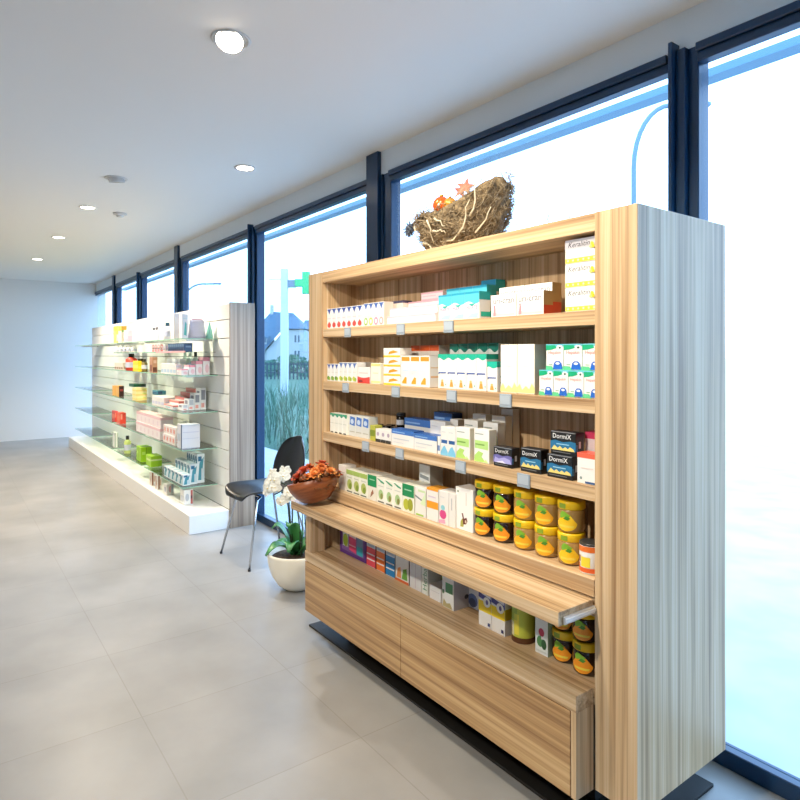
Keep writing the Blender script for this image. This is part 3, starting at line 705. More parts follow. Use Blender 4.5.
GR = [('r',.08,.84,.62,.87,'#9aa49a'),('p',[(.06,.42),(.94,.40),(.94,.66),(.06,.66)],'#b7dc84'),('p',[(.02,.02),(.8,.02),(.5,.18),(.62,.3),(.3,.34),(.05,.2)],'#b4dd74'),('r',.1,.52,.7,.56,'#7aa84c'),('p',[(.6,.02),(.95,.02),(.8,.12)],'#cbe79a')]
GS = [('r',0,0,1,1,'#e9e2cc')]
def greenbox(label, x0, x1, y, h): carton(label, x0, x1, y, S3, h, .035, WH, GR, GS, group='green-printed cartons on the third shelf')
greenbox('green-printed white carton, front left, third cabinet shelf', -1.7113, -1.6357, 1.525, .115)
greenbox('green-printed white carton, front right, third cabinet shelf', -1.6148, -1.5378, 1.525, .118)
greenbox('green-printed white carton, second row left, third cabinet shelf', -1.7277, -1.6518, 1.58, .138)
greenbox('green-printed white carton, second row right, third cabinet shelf', -1.6256, -1.5499, 1.58, .138)
greenbox('green-printed white carton, third row left, third cabinet shelf', -1.7343, -1.6611, 1.63, .156)
greenbox('green-printed white carton, third row right, third cabinet shelf', -1.6323, -1.5625, 1.63, .158)
greenbox('green-printed white carton, furthest back and tallest, third cabinet shelf', -1.6324, -1.5718, 1.68, .18)
def dorme(c1, c2, purple=False):
    f = [('r',.03,.96,.97,.99,'#8f9298'),('t',.08,.70,.74,'DormiX','#f4f4f4'),('p',[(.0,.20),(1,.20),(1,.58),(.8,.62),(.5,.55),(.2,.62),(0,.56)],c1)]
    if purple: f += [('p',[(.02,.2),(.98,.2),(.9,.42),(.6,.5),(.3,.40),(.1,.48)],'#a9a6de'),('p',[(.1,.2),(.7,.2),(.5,.32)],'#e3e1f4')]
    else: f += [('p',[(.04,.2),(.96,.2),(.92,.30),(.78,.38),(.7,.28),(.6,.36),(.5,.27),(.38,.38),(.3,.28),(.16,.40),(.1,.3)],c2),('r',.25,.44,.75,.48,'#9fd0e8')]
    return f+[('r',.1,.10,.8,.13,'#77777a')]
DS = [('r',.35,.34,.6,.62,'#c8cbd0'),('r',0,.2,.2,.5,'#2d6c92')]
def dbox(label, x0, x1, y, z, h, purple=False): carton(label, x0, x1, y, z, h, .04, '#16171a', dorme('#6f6cae' if purple else '#256f9c','#e9d27c',purple), DS, [('r',.1,.3,.9,.6,'#3a3b40')], group='black boxes on the third shelf')
dbox('black box with purple band beside the green-printed cartons, third cabinet shelf', -1.5175, -1.4313, 1.525, S3, .067, True)
dbox('black box with blue and yellow band standing alone above a price tag', -1.3935, -1.3069, 1.525, S3, .077)
dbox('black box with blue and yellow band under another black box', -1.2827, -1.1848, 1.525, S3, .072)
dbox('black box with blue and yellow band on top of another black box', -1.2729, -1.1759, 1.53, S3+.0725, .072)
carton('white box with red-orange top by the right panel, third cabinet shelf', -1.1646, CXB-.004, 1.52, S3, .0905, .05, WH, [('r',0,.84,1,1,'#e2664c'),('r',.4,.02,1,.09,'#3a5a8c'),('e',.2,.18,.06,.05,'#8a9a94'),('r',.2,.5,.8,.53,'#e8d4cc')], [], [('r',0,0,1,1,'#de5c44')])
carton('small pink-topped white box standing behind the red-orange topped one', -1.1846, CXB-.003, 1.585, S3, .145, .05, '#f4e4e4', [('r',0,.86,1,1,'#d8436a'),('e',.3,.42,.1,.05,'#9a948c')], [], [('r',0,0,1,1,'#cf3560')])
# --- deck
carton('plain white packet at the left end of the deck row beside the bowl', -2.5656, -2.5011, 1.53, S4, .118, .06, '#efe9e0', [('r',.1,.7,.9,.73,'#cfc5ba')])
def herb(top, fig): return [('r',0,.80,1,1,top),('e',.5,.38,.36,.22,fig),('e',.62,.30,.2,.14,'#7f9a3a'),('r',.1,.04,.9,.09,'#5f6258'),('r',.15,.66,.85,.70,'#c9cfc2')]
row(seq('{} white packet with lime top from the left on the deck',3), -2.4858, -2.3064, 1.525, S4, .107, .09, '#eef0e2', herb('#a8c46a','#b3c26a'), group='lime-topped packets on the deck', name='tea_packet')
carton('first green-topped packet from the left on the deck', -2.3032, -2.2334, 1.525, S4, .112, .09, '#e9e6da', [('r',0,.55,1,1,'#1d8f58'),('r',.2,.8,.8,.84,'#9fd6b4'),('p',[(.3,.1),(.7,.3),(.6,.45),(.4,.3)],'#9a6a50')], group='green-topped packets on the deck', name='tea_packet')
row(seq('{} white packet with grey-green edge on the deck',3), -2.2295, -2.0462, 1.525, S4, .108, .09, '#f0f0e6', [('p',[(.0,.97),(.2,.97),(.9,.86),(.9,.80),(.5,.84)],'#3a9a72'),('r',.15,.68,.85,.71,'#c9cfc8'),('e',.5,.36,.30,.2,'#a8c890'),('e',.6,.3,.16,.12,'#8a8f4a'),('r',.15,.04,.9,.09,'#5a5a54')], group='grey-green edged packets on the deck', name='tea_packet')
carton('second green-topped packet from the left on the deck', -2.0441, -1.9651, 1.525, S4, .115, .09, '#eef0e0', [('r',0,.56,1,1,'#138a54'),('r',.2,.78,.8,.82,'#9fd6b4'),('e',.35,.28,.26,.2,'#b8bd3c'),('e',.7,.3,.22,.22,'#9aa22c')], group='green-topped packets on the deck', name='tea_packet')
carton('white and green box in front of a taller one on the deck', -1.9585, -1.8893, 1.525, S4, .116, .06, WH, [('r',.3,.85,.95,.92,'#c9e0b0'),('p',[(0,.66),(.9,.50),(.9,.56),(0,.72)],'#7c8a8c'),('r',.1,.03,.8,.09,'#a5cf5c'),('p',[(.5,.45),(1,.4),(1,.9)],'#d9ecc4')])
carton('tall grey and white box with green base at the back of the deck', -2.0466, -1.9732, 1.615, S4, .185, .07, '#eceeec', [('r',0,.0,1,.40,'#8fc77a'),('p',[(.1,.7),(.9,.66),(.9,.74),(.1,.78)],'#8d979c'),('e',.4,.55,.2,.08,'#a8b4cc')], [('r',0,0,1,1,'#c9c4b4')])
carton('white box with orange band on the deck', -1.8843, -1.8136, 1.525, S4, .126, .06, WH, [('r',0,.38,1,.60,'#f2a02a'),('r',0,.93,1,1,'#f2a02a'),('r',.15,.72,.8,.76,'#d6c8da')], [], [('r',0,0,1,1,'#eda63c')])
carton('white box with pink and teal dots on the deck', -1.8088, -1.7535, 1.525, S4, .128, .06, WH, [('e',.42,.30,.36,.14,'#d84a8c'),('e',.42,.50,.22,.08,'#8fcfdc'),('p',[(0,.02),(.7,.05),(.6,.16),(0,.12)],'#f2a9c4'),('r',.15,.8,.6,.82,'#d8d8dc')])
carton('narrow plain white box beside the avocado box on the deck', -1.7518, -1.7169, 1.525, S4, .127, .06, WH, [('r',.4,.5,.55,.85,'#b8bcc4')])
carton('large white box with avocado picture on the deck beside the honey jars', -1.7253, -1.6306, 1.535, S4, .155, .07, '#f7f5f2', [('p',[(.28,.07),(.46,.08),(.5,.2),(.40,.28),(.30,.2)],'#a9ab4e'),('p',[(.44,.14),(.62,.16),(.70,.24),(.64,.32),(.50,.28),(.44,.40),(.36,.40),(.42,.28)],'#6b3a34'),('e',.6,.22,.05,.035,'#d9c9b8'),('r',.1,.88,.2,.92,'#8fa08c'),('r',.6,.6,.66,.9,'#e3e0da')], [('r',.3,.1,.9,.5,'#efe6da')], cat='box')
carton('slim dark packet between the avocado box and the dark jars', -1.6466, -1.6309, 1.57, S4, .06, .03, '#3a2a20', [('r',0,.3,1,.6,'#5c4638')])
# honey jars
m_lid = mat('yellow_lid', '#f2c81c', .3)
m_amber = mat('dark_honey', '#24120a', .12, coat=.6); m_cream = mat('creamed_honey', '#b08a4c', .2, coat=.6)
m_hl = [card('#f59a1e'), card('#f7b01c'), card('#f9c81e')]; m_hg = card('#7db32f'); m_hg2 = card('#4f8f2a')
def honey_proto(glass, tone):
    r, h = .0425, .097
    e = empty('honey_jar', (0,0,0))
    mb = MB(); mb.lathe([(r*.80,0),(r*.95,.004),(r,.014),(r,.058),(r*.985,.066),(r*.93,.072)], glass, 32); mb.build('jar_body', e)
    mb = MB(); mb.lathe([(r*.955,.071),(r*1.0,.073),(r*1.0,.092),(r*.96,.0965)], m_lid, 32); ld = mb.build('lid', e)
    def patch(mb, poly, m, lift):
        rr = r+lift
        cx = sum(p[0] for p in poly)/len(poly); cz = sum(p[1] for p in poly)/len(poly)
        f = lambda a, z: (rr*math.cos(R(a)), rr*math.sin(R(a)), z)
        fine = []
        for k in range(len(poly)):
            p, q = poly[k], poly[(k+1)%len(poly)]; n = max(1, int(abs(p[0]-q[0])/8)+1)
            fine += [(p[0]+(q[0]-p[0])*t/n, p[1]+(q[1]-p[1])*t/n) for t in range(n)]
        mb.grid([[f(cx+(a-cx)*s, cz+(z-cz)*s) for a, z in fine] for s in (.02,.2,.4,.6,.8,1)], m, True, False)
    mb = MB(); A = -70
    pear = [(A+46*math.cos(t)*(1 if math.sin(t) < .2 else .92-.42*math.sin(t)), .031+.024*math.sin(t)+(.007*max(0,math.sin(t)))) for t in [6.2832*k/24 for k in range(24)]]
    patch(mb, pear, m_hl[tone], .0008)
    patch(mb, [(A-30,.018),(A+30,.018),(A+34,.025),(A-34,.025)], card('#f4d64a'), .0012)
    patch(mb, [(A-26,.044),(A-6,.050),(A+8,.046),(A+18,.055),(A,.064),(A-16,.068),(A-28,.058)], m_hg, .0014)
    patch(mb, [(A-12,.044),(A+8,.040),(A+18,.047),(A+2,.053)], m_hg2, .0017)
    mb.build('jar_label', e)
    mb = MB(); patch(mb, [(A-34,.075),(A-2,.075),(A-2,.090),(A-34,.090)], card('#8aa42c'), .0006); mb.build('lid_seal', ld)
    return e
dark_p, cream_p, light_p = honey_proto(m_amber,0), honey_proto(m_cream,1), honey_proto(m_cream,2)
used = set()
def jar(p, x, y, z, label, rz=0, group='honey jars on the deck'):
    o = p if p.name not in used else copy_tree(p)
    used.add(p.name); o.location = (x,y,z); o.rotation_euler = (0,0,rz); tag(o, label, 'jar', group)
    return o
JX = [-1.5999,-1.5064,-1.4101,-1.3185,-1.2255]
JP = [dark_p,dark_p,cream_p,cream_p,light_p]
NM = ['dark honey jar beside the avocado box','dark honey jar beside the creamed honey','creamed honey jar beside the dark jars','creamed honey jar in the middle of the creamed three','creamed honey jar nearest the right panel']
for k in range(5):
    jar(JP[k], JX[k], 1.572, S4, NM[k]+', bottom of its stack', R(-4+2*k))
    jar(JP[k], JX[k]-.001, 1.574, S4+.0975, NM[k]+', top of its stack', R(3-2*k))
def can(name, label, x, y, z, r, h, base, bands, lid=None, group=None):
    e = empty(name, (x,y,z), 0, label, 'can' if 'can' in name else 'jar', group)
    mb = MB(); mb.lathe([(r*.96,0),(r,.003),(r,h-.003),(r*.97,h)], card(base), 28)
    for z0, z1, a0, a1, c in bands:
        n = max(3, int(abs(a1-a0)/7)); rr = r+.0005; rows = [[(rr*math.cos(R(a0+(a1-a0)*k/n)), rr*math.sin(R(a0+(a1-a0)*k/n)), zz) for k in range(n+1)] for zz in (z0*h,z1*h)]
        mb.grid(rows, card(c))
    mb.build('can_body' if 'can' in name else 'jar_body', e)
    mb = MB(); mb.lathe([(r*1.01,h),(r*1.01,h+.006),(r*.9,h+.007)], lid or M_white, 28); mb.build('lid', e)
    return e
can('powder_can', 'white can with orange bands beside the right panel on the deck', -1.1352, 1.55, S4, .035, .083, WH, [(.78,.98,-180,180,'#e8742a'),(.06,.22,-180,180,'#e2632a'),(.25,.6,-110,-60,'#f0d83a'),(.4,.62,-150,-115,'#8a4a2a'),(.22,.36,-150,-120,'#c8602a')], plastic('#3c3a38'))
# --- lower compartment
for k in range(2):
    e = empty('white_tube', ((-2.7784,-2.7176)[k], 1.60, S5), 0, ['white tapered tube nearest the left leg panel, lower compartment','white tapered tube beside the purple box, lower compartment'][k], 'tube', 'white tubes in the lower compartment')
    mb = MB(); mb.lathe([(.018,0),(.018,.03)], plastic('#77716c'), 18); mb.build('tube_cap', e)
    mb = MB(); rows = [[((.018-.002*t)*math.cos(a), (.018*(1-t)+.002)*math.sin(a), .03+.13*t) for a in [6.2832*q/18 for q in range(18)]] for t in [j/6 for j in range(7)]]
    V = mb.grid(rows, mat('tube_plastic','#e9e6e0',.35), True); mb.cap(V[-1], M_white); mb.build('tube_body', e)
carton('purple box with green, pink and blue panels, lower compartment', -2.585, -2.3567, 1.55, S5, .15, .08, '#5a2c82', [('r',.08,.12,.92,.88,'#7d5a9c'),('r',.12,.25,.34,.85,'#e4e4da'),('e',.23,.45,.10,.20,'#b4cf3a'),('r',.38,.2,.64,.85,'#efd6dc'),('p',[(.38,.2),(.64,.15),(.64,.6),(.38,.62)],'#e0447a'),('r',.68,.15,.9,.8,'#6a86b0'),('r',.68,.15,.9,.42,'#2fa6b8'),('r',.38,.34,.64,.38,'#f7b4c8')])
def vit(c): return [('r',0,.02,1,.58,c),('r',.1,.62,.9,.95,'#aebfd4'),('r',.05,.2,.95,.24,WH),('r',.05,.36,.95,.40,WH)]
for a, b, c, l in ((-2.3425,-2.2713,'#e0485c','red'),(-2.2634,-2.1985,'#ee7a36','orange'),(-2.1909,-2.1244,'#1f86c8','blue')):
    carton('%s and silver vitamin box in the lower compartment' % l, a, b, 1.545, S5, .15, .07, '#d8dde4', vit(c), [('r',0,0,1,1,'#8c2c3c' if l == 'red' else '#6a5a54')], group='vitamin boxes in the lower compartment')
carton('white box with dark oval and orange-green print, lower compartment', -2.1208, -2.0259, 1.545, S5, .155, .07, '#e9e8e4', [('e',.5,.86,.48,.14,'#4a5a54'),('e',.5,.88,.3,.06,'#a9c4b4'),('p',[(.1,.1),(.45,.1),(.4,.4),(.2,.35)],'#e89a5a'),('p',[(.5,.1),(.92,.1),(.85,.42),(.6,.36)],'#6aa84a'),('r',0,0,1,.07,'#d86a3a')], [('r',0,0,1,1,'#4a2a24')])
carton('grey-white box with pale lines beside the Herbal box, lower compartment'.replace('Herbal','green-lettered'), -2.0146, -1.9386, 1.54, S5, .155, .07, '#dcdcde', [('r',.5,.05,.54,.95,'#c4b4c4'),('r',.2,.5,.24,.9,'#c8c8cc')])
carton('white box with upright green lettering in the lower compartment', -1.9366, -1.894, 1.54, S5, .155, .07, '#e2e6e0', [('tv',.82,.10,.62,'Herbal','#3c8c64'),('r',.86,.05,.92,.95,'#b8c8b4')])
carton('olive green box at the back behind a low white box, lower compartment', -1.9873, -1.8827, 1.64, S5, .17, .06, '#7d9a1f', [('r',.1,.1,.9,.9,'#86a524')])
carton('low white box in front of the olive green one, lower compartment', -1.8798, -1.8088, 1.535, S5, .055, .08, '#e6e6e6', [('r',.1,.6,.9,.64,'#cfcfd2')])
carton('white box with green panel and grey side, lower compartment', -1.7911, -1.7235, 1.525, S5, .145, .085, '#e4e6e4', [('r',.3,.40,.92,.66,'#4f9468'),('p',[(.05,.02),(.9,.02),(.7,.16),(.4,.12),(.15,.22)],'#b5a878'),('r',.2,.84,.9,.87,'#bcd0c4'),('e',.12,.4,.1,.06,'#5a7a5a')], [('r',0,0,1,1,'#bdbcc2'),('e',.75,.28,.12,.06,'#4a4a54')])
carton('white box with blue arch, set back in the lower compartment', -1.7328, -1.67, 1.60, S5, .14, .06, '#e4e8ee', [('e',.5,.22,.44,.18,'#6f86bc'),('e',.5,.16,.30,.12,'#4a5a7c'),('r',.5,.6,.58,.75,'#8cc49a')])
YB_ = [('p',[(0,.68),(1,.60),(1,1),(0,1)],'#3a3c86'),('p',[(.05,.80),(.95,.72),(.95,.86),(.05,.94)],'#e4e6f0'),('r',0,.36,1,.62,'#f1d21c'),('e',.66,.62,.28,.12,'#f3f0e8'),('e',.68,.62,.1,.06,'#6a5a8c'),('r',.74,.06,.92,.14,'#3a4274')]
row(['white box with navy and yellow bands, left of the pair, lower compartment','white box with navy and yellow bands, right of the pair, lower compartment'], -1.5917, -1.4632, 1.525, S5, .145, .06, '#eceae6', YB_, [('r',0,.36,1,.62,'#c8ae1c'),('r',0,0,1,.36,'#cfcdd0')], group='navy and yellow boxes in the lower compartment')
can('food_jar', 'tall jar with yellow-green label and brown foot, lower compartment', -1.4167, 1.565, S5, .039, .135, '#c8cf4c', [(0,.14,-180,180,'#5a3418'),(.16,.5,-150,-100,'#e8e2b4'),(.2,.42,-140,-112,'#9a6a4a'),(.55,.85,-130,-80,'#9ab44c'),(.2,.7,-98,-70,'#efe04a')], m_lid)
carton('white box with red flower and green leaves, lower compartment', -1.336, -1.2829, 1.53, S5, .135, .04, '#e3e8e6', [('e',.5,.52,.22,.10,'#c42c54'),('e',.4,.30,.26,.13,'#4f8a54'),('e',.7,.26,.2,.12,'#2c5a3a'),('e',.55,.40,.06,.04,'#e9dcdc'),('r',.1,.05,.9,.10,'#cfd6d2')], [('r',0,0,1,1,'#a9c4a4')])
LX = [-1.2486, -1.1624]
for k in range(2):
    for q in range(2):
        jar(dark_p, LX[k]-.003*q, (1.575,1.565)[k], S5+.0975*q, ['dark honey jar under the counter runner','dark honey jar against the right panel'][k]+(', bottom' if q == 0 else ', top')+' of its stack in the lower compartment', R(-6+4*q), 'honey jars in the lower compartment')

# ================================================================== goods on the white wall unit
G1, G2, G3, G4, G5, G0 = 1.5105, 1.2105, .9105, .6105, .3105, .1455
def uc(label, spec, z, w, base, front=(), right=(), top=(), group=None, y=1.555, name='carton', h=None, cat='box'):
    x, d, zt = spec
    return carton(label, x-w, x, y, z, h or max(.03, zt-z), min(d, 1.815-y), base, front, right, top, group, name, cat)
def urow(labels, spec, z, w, base, front=(), right=(), top=(), group=None, y=1.555, name='carton'):
    x, d, zt = spec; n = len(labels)
    return row(labels, x-w*n, x, y, z, max(.03, zt-z), min(d, 1.815-y), base, front, right, top, group, name)
# top glass shelf, first bay
uc('tall white carton with pink stripe on the top glass shelf', (-5.296,0.092,1.728), G1, .10, WH, [('r',.4,0,.6,1,'#eec4cc')], [('r',.45,.02,.6,.98,'#e9aebb'),('r',.0,0,.04,1,'#e8dccb')])
uc('white carton with teal flash on the top glass shelf', (-5.076,0.048,1.709), G1, .08, WH, [], [('p',[(.3,.15),(.75,.1),(.75,.6),(.5,.7)],'#63c3b4'),('r',.1,.8,.9,.84,'#d7e2df')])
e = empty('refill_bag', (-5.1186, 1.69, G1), 0, 'lilac stand-up refill bag at the end of the top glass shelf', 'bag')
mb = MB(); rows = []
for k in range(8):
    t = k/7; w = .05*(1 if t < .7 else 1-.45*((t-.7)/.3)**2); dp = .075*(1-.2*t)
    rows.append([(w*math.cos(a)*(1-.7*t), dp*math.copysign(abs(math.sin(a))**.6, math.sin(a)), .155*t) for a in [6.2832*q/20 for q in range(20)]])
V = mb.grid(rows, card('#d8d3e2'), True); mb.cap(V[0], card('#d8d3e2')); mb.cap(V[-1], card('#d8d3e2')); mb.build('bag_body', e)
mb = MB(); mb.box(-.003,-.045,.148,.003,.045,.165,card('#e4b4c4')); mb.build('seal', e)
m_tbag = mat('teal_plastic','#8fd6c6',.3)
mb = MB(); mb.lathe([(.028,0),(.03,.01),(.024,.06),(.008,.12),(.006,.14)], m_tbag, 16); tag(mb.build('teal_bottle', None, (-5.0611, 1.775, G1)), 'teal cone-shaped bottle at the back end of the top glass shelf', 'bottle')
def bottle(label, x, y, z, r, h, body, cap, group=None, neck=.35):
    e = empty('bottle', (x,y,z), 0, label, 'bottle', group)
    mb = MB(); mb.lathe([(r*.9,0),(r,.004),(r,h*.66),(r*.45,h*.78)], card(body), 18); mb.build('bottle_body', e)
    mb = MB(); mb.lathe([(r*.5,h*.78),(r*.5,h*.98),(r*.42,h)], plastic(cap), 16); mb.build('cap', e)
    mb = MB(); rows = [[((r+.0006)*math.cos(R(a)),(r+.0006)*math.sin(R(a)),zz) for a in range(-120,61,15)] for zz in (h*.18,h*.5)]; mb.grid(rows, card('#c9cfe0')); mb.build('bottle_label', e)
    return e
bottle('white bottle with dark cap, left of the pink-striped carton, top glass shelf', -5.5714, 1.58, G1, .035, .15, '#f0f0f4', '#2c5a70')
bottle('white bottle with brown cap close to the pink-striped carton, top glass shelf', -5.6684, 1.66, G1, .03, .155, '#eeeaf0', '#5a4a40')
# narrow tray of blue boxes between the top two shelves
tr = empty('display_tray', (-5.3918, 1.66, 1.395), 0, 'clear pink-edged tray hooked on the slats below the top glass shelf', 'tray')
ta, tb = -5.8851, -5.0401
mb = MB(); mb.box(ta,1.57,1.397,tb,1.82,1.401,M_clear); part(mb, 'tray_floor', tr)
mb = MB(); mb.box(ta,1.566,1.395,tb,1.57,1.409,card('#eeb0b4')); part(mb, 'tray_lip', tr)
row(seq('{} dark blue box from the left in the tray under the top glass shelf',8), -5.5564, -5.108, 1.58, 1.4015, .072, .07, '#42597e', [('r',.1,.6,.9,.9,'#6f88ac')], [('r',.1,.1,.9,.9,'#4d668c'),('r',.2,.5,.8,.7,'#8aa0bf')], group='dark blue boxes in the tray')
uc('white box with lilac spot at the left end of the tray', (-5.648,0.030,1.500), 1.4015, .06, WH, [('e',.5,.5,.3,.3,'#c8b4d0')], [('e',.5,.5,.3,.3,'#c8b4d0')], h=.075, y=1.58)
# bay two, top
LOOP = [('e',.5,.6,.4,.25,'#e26a6c'),('e',.5,.6,.24,.14,'#f6e4e2'),('r',.1,.05,.9,.3,'#e88a8a')]
urow(seq('{} white box with red loop print beside the tray under the top shelf',3), (-5.787,0.030,1.484), 1.4015, .09, WH, LOOP, LOOP, group='red loop boxes', y=1.575)
row(seq('{} white carton from the left in the second bay, top glass shelf',4), -6.6334, -6.2093, 1.56, G1, .115, .12, WH, [('r',.1,.7,.9,.76,'#e2dcea')], [('r',.1,.2,.9,.5,'#eadfe6')], group='white cartons in the second bay')
for k in range(2):
    bottle('slim dark-labelled bottle, %s from the left in the second bay, top shelf' % ORD[k], (-6.0808,-5.9785)[k], 1.60, G1, .022, .125, '#e4e4e4', '#5c5e68')
for k in range(3):
    uc(['yellow-topped white box with green stripe at the far end, top glass shelf','yellow box behind the green-striped one, top glass shelf','pink and white box under the yellow lid row, top glass shelf'][k], ((-7.202,0.051,1.691),(-7.444,0.042,1.700),(-6.930,0.050,1.639))[k], G1, .16, ('#f6ecd0','#f3d472','#f3e2ea')[k], [('r',0,.72,1,1,'#f0bd3c')] if k < 2 else [('r',0,0,1,.3,'#e9bfd0')], [('r',0,.76,1,1,'#f0bd3c'),('r',0,.64,1,.76,'#9cc85a')] if k == 0 else [('r',0,.1,1,.5,'#e9cfe0')])
# second level, clear bottles under the far bay
for k in range(5):
    bottle('small white jar, %s from the far end above the second glass shelf' % ORD[k], (-7.5141,-7.3184,-7.1313,-6.9523,-6.76)[k], 1.58, 1.4015, .03, .075, '#f0eee9', '#e9e2da', 'small white jars')
tr2 = empty('display_tray', (-7.2448, 1.66, 1.395), 0, 'clear tray carrying small white jars in the far bay', 'tray')
mb = MB(); mb.box(-7.6426,1.57,1.397,-6.5756,1.82,1.401,M_clear); part(mb, 'tray_floor', tr2)
mb = MB(); mb.box(-7.6426,1.566,1.395,-6.5756,1.57,1.404,M_edge); part(mb, 'tray_lip', tr2)
tr3 = empty('display_tray', (-6.2219, 1.66, 1.395), 0, 'clear tray carrying the red loop boxes', 'tray')
mb = MB(); mb.box(-6.3811,1.57,1.397,-5.9183,1.82,1.401,M_clear); part(mb, 'tray_floor', tr3)
mb = MB(); mb.box(-6.3811,1.566,1.395,-5.9183,1.57,1.404,M_edge); part(mb, 'tray_lip', tr3)
# second glass shelf
SM = [('r',.1,.15,.9,.45,'#b9d2e6'),('r',.1,.7,.9,.78,'#d9e6ee')]
row(seq('{} small white box with pale blue print, front of the second glass shelf',5), -5.7003, -5.2571, 1.56, G2, .09, .05, WH, SM, SM, group='pale blue print boxes on the second glass shelf')
row(seq('{} small white box with pale blue print, back of the second glass shelf',4), -5.7987, -5.4124, 1.64, G2, .13, .05, '#eef2f4', SM, SM, group='pale blue print boxes on the second glass shelf')
for k in range(4):
    x = -5.1086
    carton(['white box with pink edge on the lowest step','white box with pink edge on the second step','white box with pink edge on the third step','white box with pink edge on the highest step'][k]+', second glass shelf', x-.13, x-.005, 1.56+.06*k, G2, .05+.032*k, .055, '#f4eef0', [('r',0,.8,1,1,'#eeb4c0'),('r',.1,.2,.6,.5,'#e6dce4')], [('r',0,.78,1,1,'#ee9fb0'),('e',.6,.35,.3,.25,'#eec8d0')], [('r',0,0,1,1,'#f3d6dc')], group='stepped pink-edged boxes')
for k in range(3):
    bottle('pale green bottle, %s from the left at the back of the second glass shelf' % ORD[k], (-5.5966,-5.4566,-5.3091)[k], 1.74, G2+.0, .026, .19, '#cfe2d6', ('#bcd2c8','#bcd2c8','#3c4a46')[k], 'pale green bottles')
e = bottle('red squeeze bottle with black cap beside the yellow box', -6.9526, 1.60, G2, .058, .18, '#e2432c', '#26221e')
for k in range(3):
    bottle('brown bottle with dark cap, %s behind the yellow box' % ORD[k], (-6.8676,-6.7663,-6.6674)[k], 1.66, G2, .03, .125, '#8a7a3c', '#3a342c', 'brown bottles')
uc('bright yellow box in front of the brown bottles, second glass shelf', (-6.435,0.030,1.316), G2, .22, '#f4d21e', [('r',.1,.3,.9,.6,'#f8e46a')], [('r',.1,.3,.9,.5,'#f8e050')], y=1.545)
uc('brown packet leaning alone in the second bay, second glass shelf', (-5.963,0.045,1.356), G2, .10, '#b98a6a', [('r',.1,.1,.9,.5,'#8c5a42')], [('r',.1,.05,.9,.35,'#6a3c2c'),('r',.2,.6,.8,.8,'#d8b49c')])
row(seq('{} small brown and white box in the far bay, second glass shelf',4), -7.6669, -7.2473, 1.58, G2, .075, .09, '#ded4c6', [('r',.1,.1,.9,.4,'#9a7a62')], [('r',.1,.1,.9,.5,'#a58a72')], group='brown and white boxes in the far bay')
# third glass shelf
uc('teal and navy lidded case on the third glass shelf', (-6.053,0.083,1.063), G3+.085, .16, '#4a90a4', [('r',0,.4,1,.6,'#2c4c78')], [('r',.1,.2,.6,.8,'#2c4c78')], y=1.62, h=.04)
row(seq('{} white carton with lilac print under the teal case, third glass shelf',4), -6.0161, -5.6248, 1.565, G3, .084, .13, WH, [('r',.1,.2,.9,.5,'#cfd0e6')], [('r',.1,.2,.9,.6,'#c4d4e4')], group='lilac print cartons on the third glass shelf')
for k in range(5):
    x = -5.2126-.10
    carton('white box with coral edge, %s step up, third glass shelf' % ORD[k], x-.30, x-.03, 1.56+.048*k, G3, .035+.034*k, .045, '#f4efee', [('r',0,.75,1,1,'#ea8f86'),('r',.2,.2,.7,.5,'#b8dce0')], [('r',0,.6,1,1,'#e9857c'),('r',.2,.1,.8,.4,'#d8e4e8')], [('r',0,0,1,1,'#f0c8c2')], group='stepped coral-edged boxes')
for k in range(4):
    x = -5.2126
    carton(['white box with grey tag on the lowest step','white box with grey tag on the second step','white box with grey tag on the third step','white box with grey tag on the highest step'][k]+', third glass shelf', x-.12, x+.0, 1.60+.05*k, G3, .05+.045*k, .048, '#f2f2f4', [('r',.2,.5,.8,.85,'#8f93a0')], [('r',.15,.45,.85,.9,'#9498a6' if k > 1 else '#c8ccd6'),('r',.15,.1,.7,.3,'#e8a8a0')], group='grey-tagged stepped boxes')
for k in range(3):
    x, d, zt = -6.635,0.107,1.049
    carton('cream and yellow box, %s of its stack on the third glass shelf' % ('bottom','middle','top')[k], x-.15, x, 1.57, G3+.0425*k, .042, min(d,.2), '#f3e3a0', [('r',0,.2,1,.5,'#f2d670')], [('r',0,.2,1,.5,'#f1cf78'),('r',.6,.5,.9,.8,'#dce07a')], group='cream and yellow boxes')
uc('dark green flat lid box behind the cream and yellow stack', (-6.846,0.120,1.071), G3+.128, .22, '#1f6a4c', [], [('r',.6,0,1,1,'#14382c')], y=1.60, h=.03)
uc('amber and black box at the far end, third glass shelf', (-7.393,0.052,1.029), G3, .18, '#eba93c', [('r',0,0,1,1,'#e8b04a')], [('r',.0,.0,1,1,'#3a2020'),('r',.2,.5,.8,.7,'#a8423a')], y=1.57)
uc('amber box beside the black-sided one at the far end, third glass shelf', (-7.593,0.037,1.021), G3, .14, '#efb244', [], [('r',0,0,1,1,'#f0bd5a')], y=1.57)
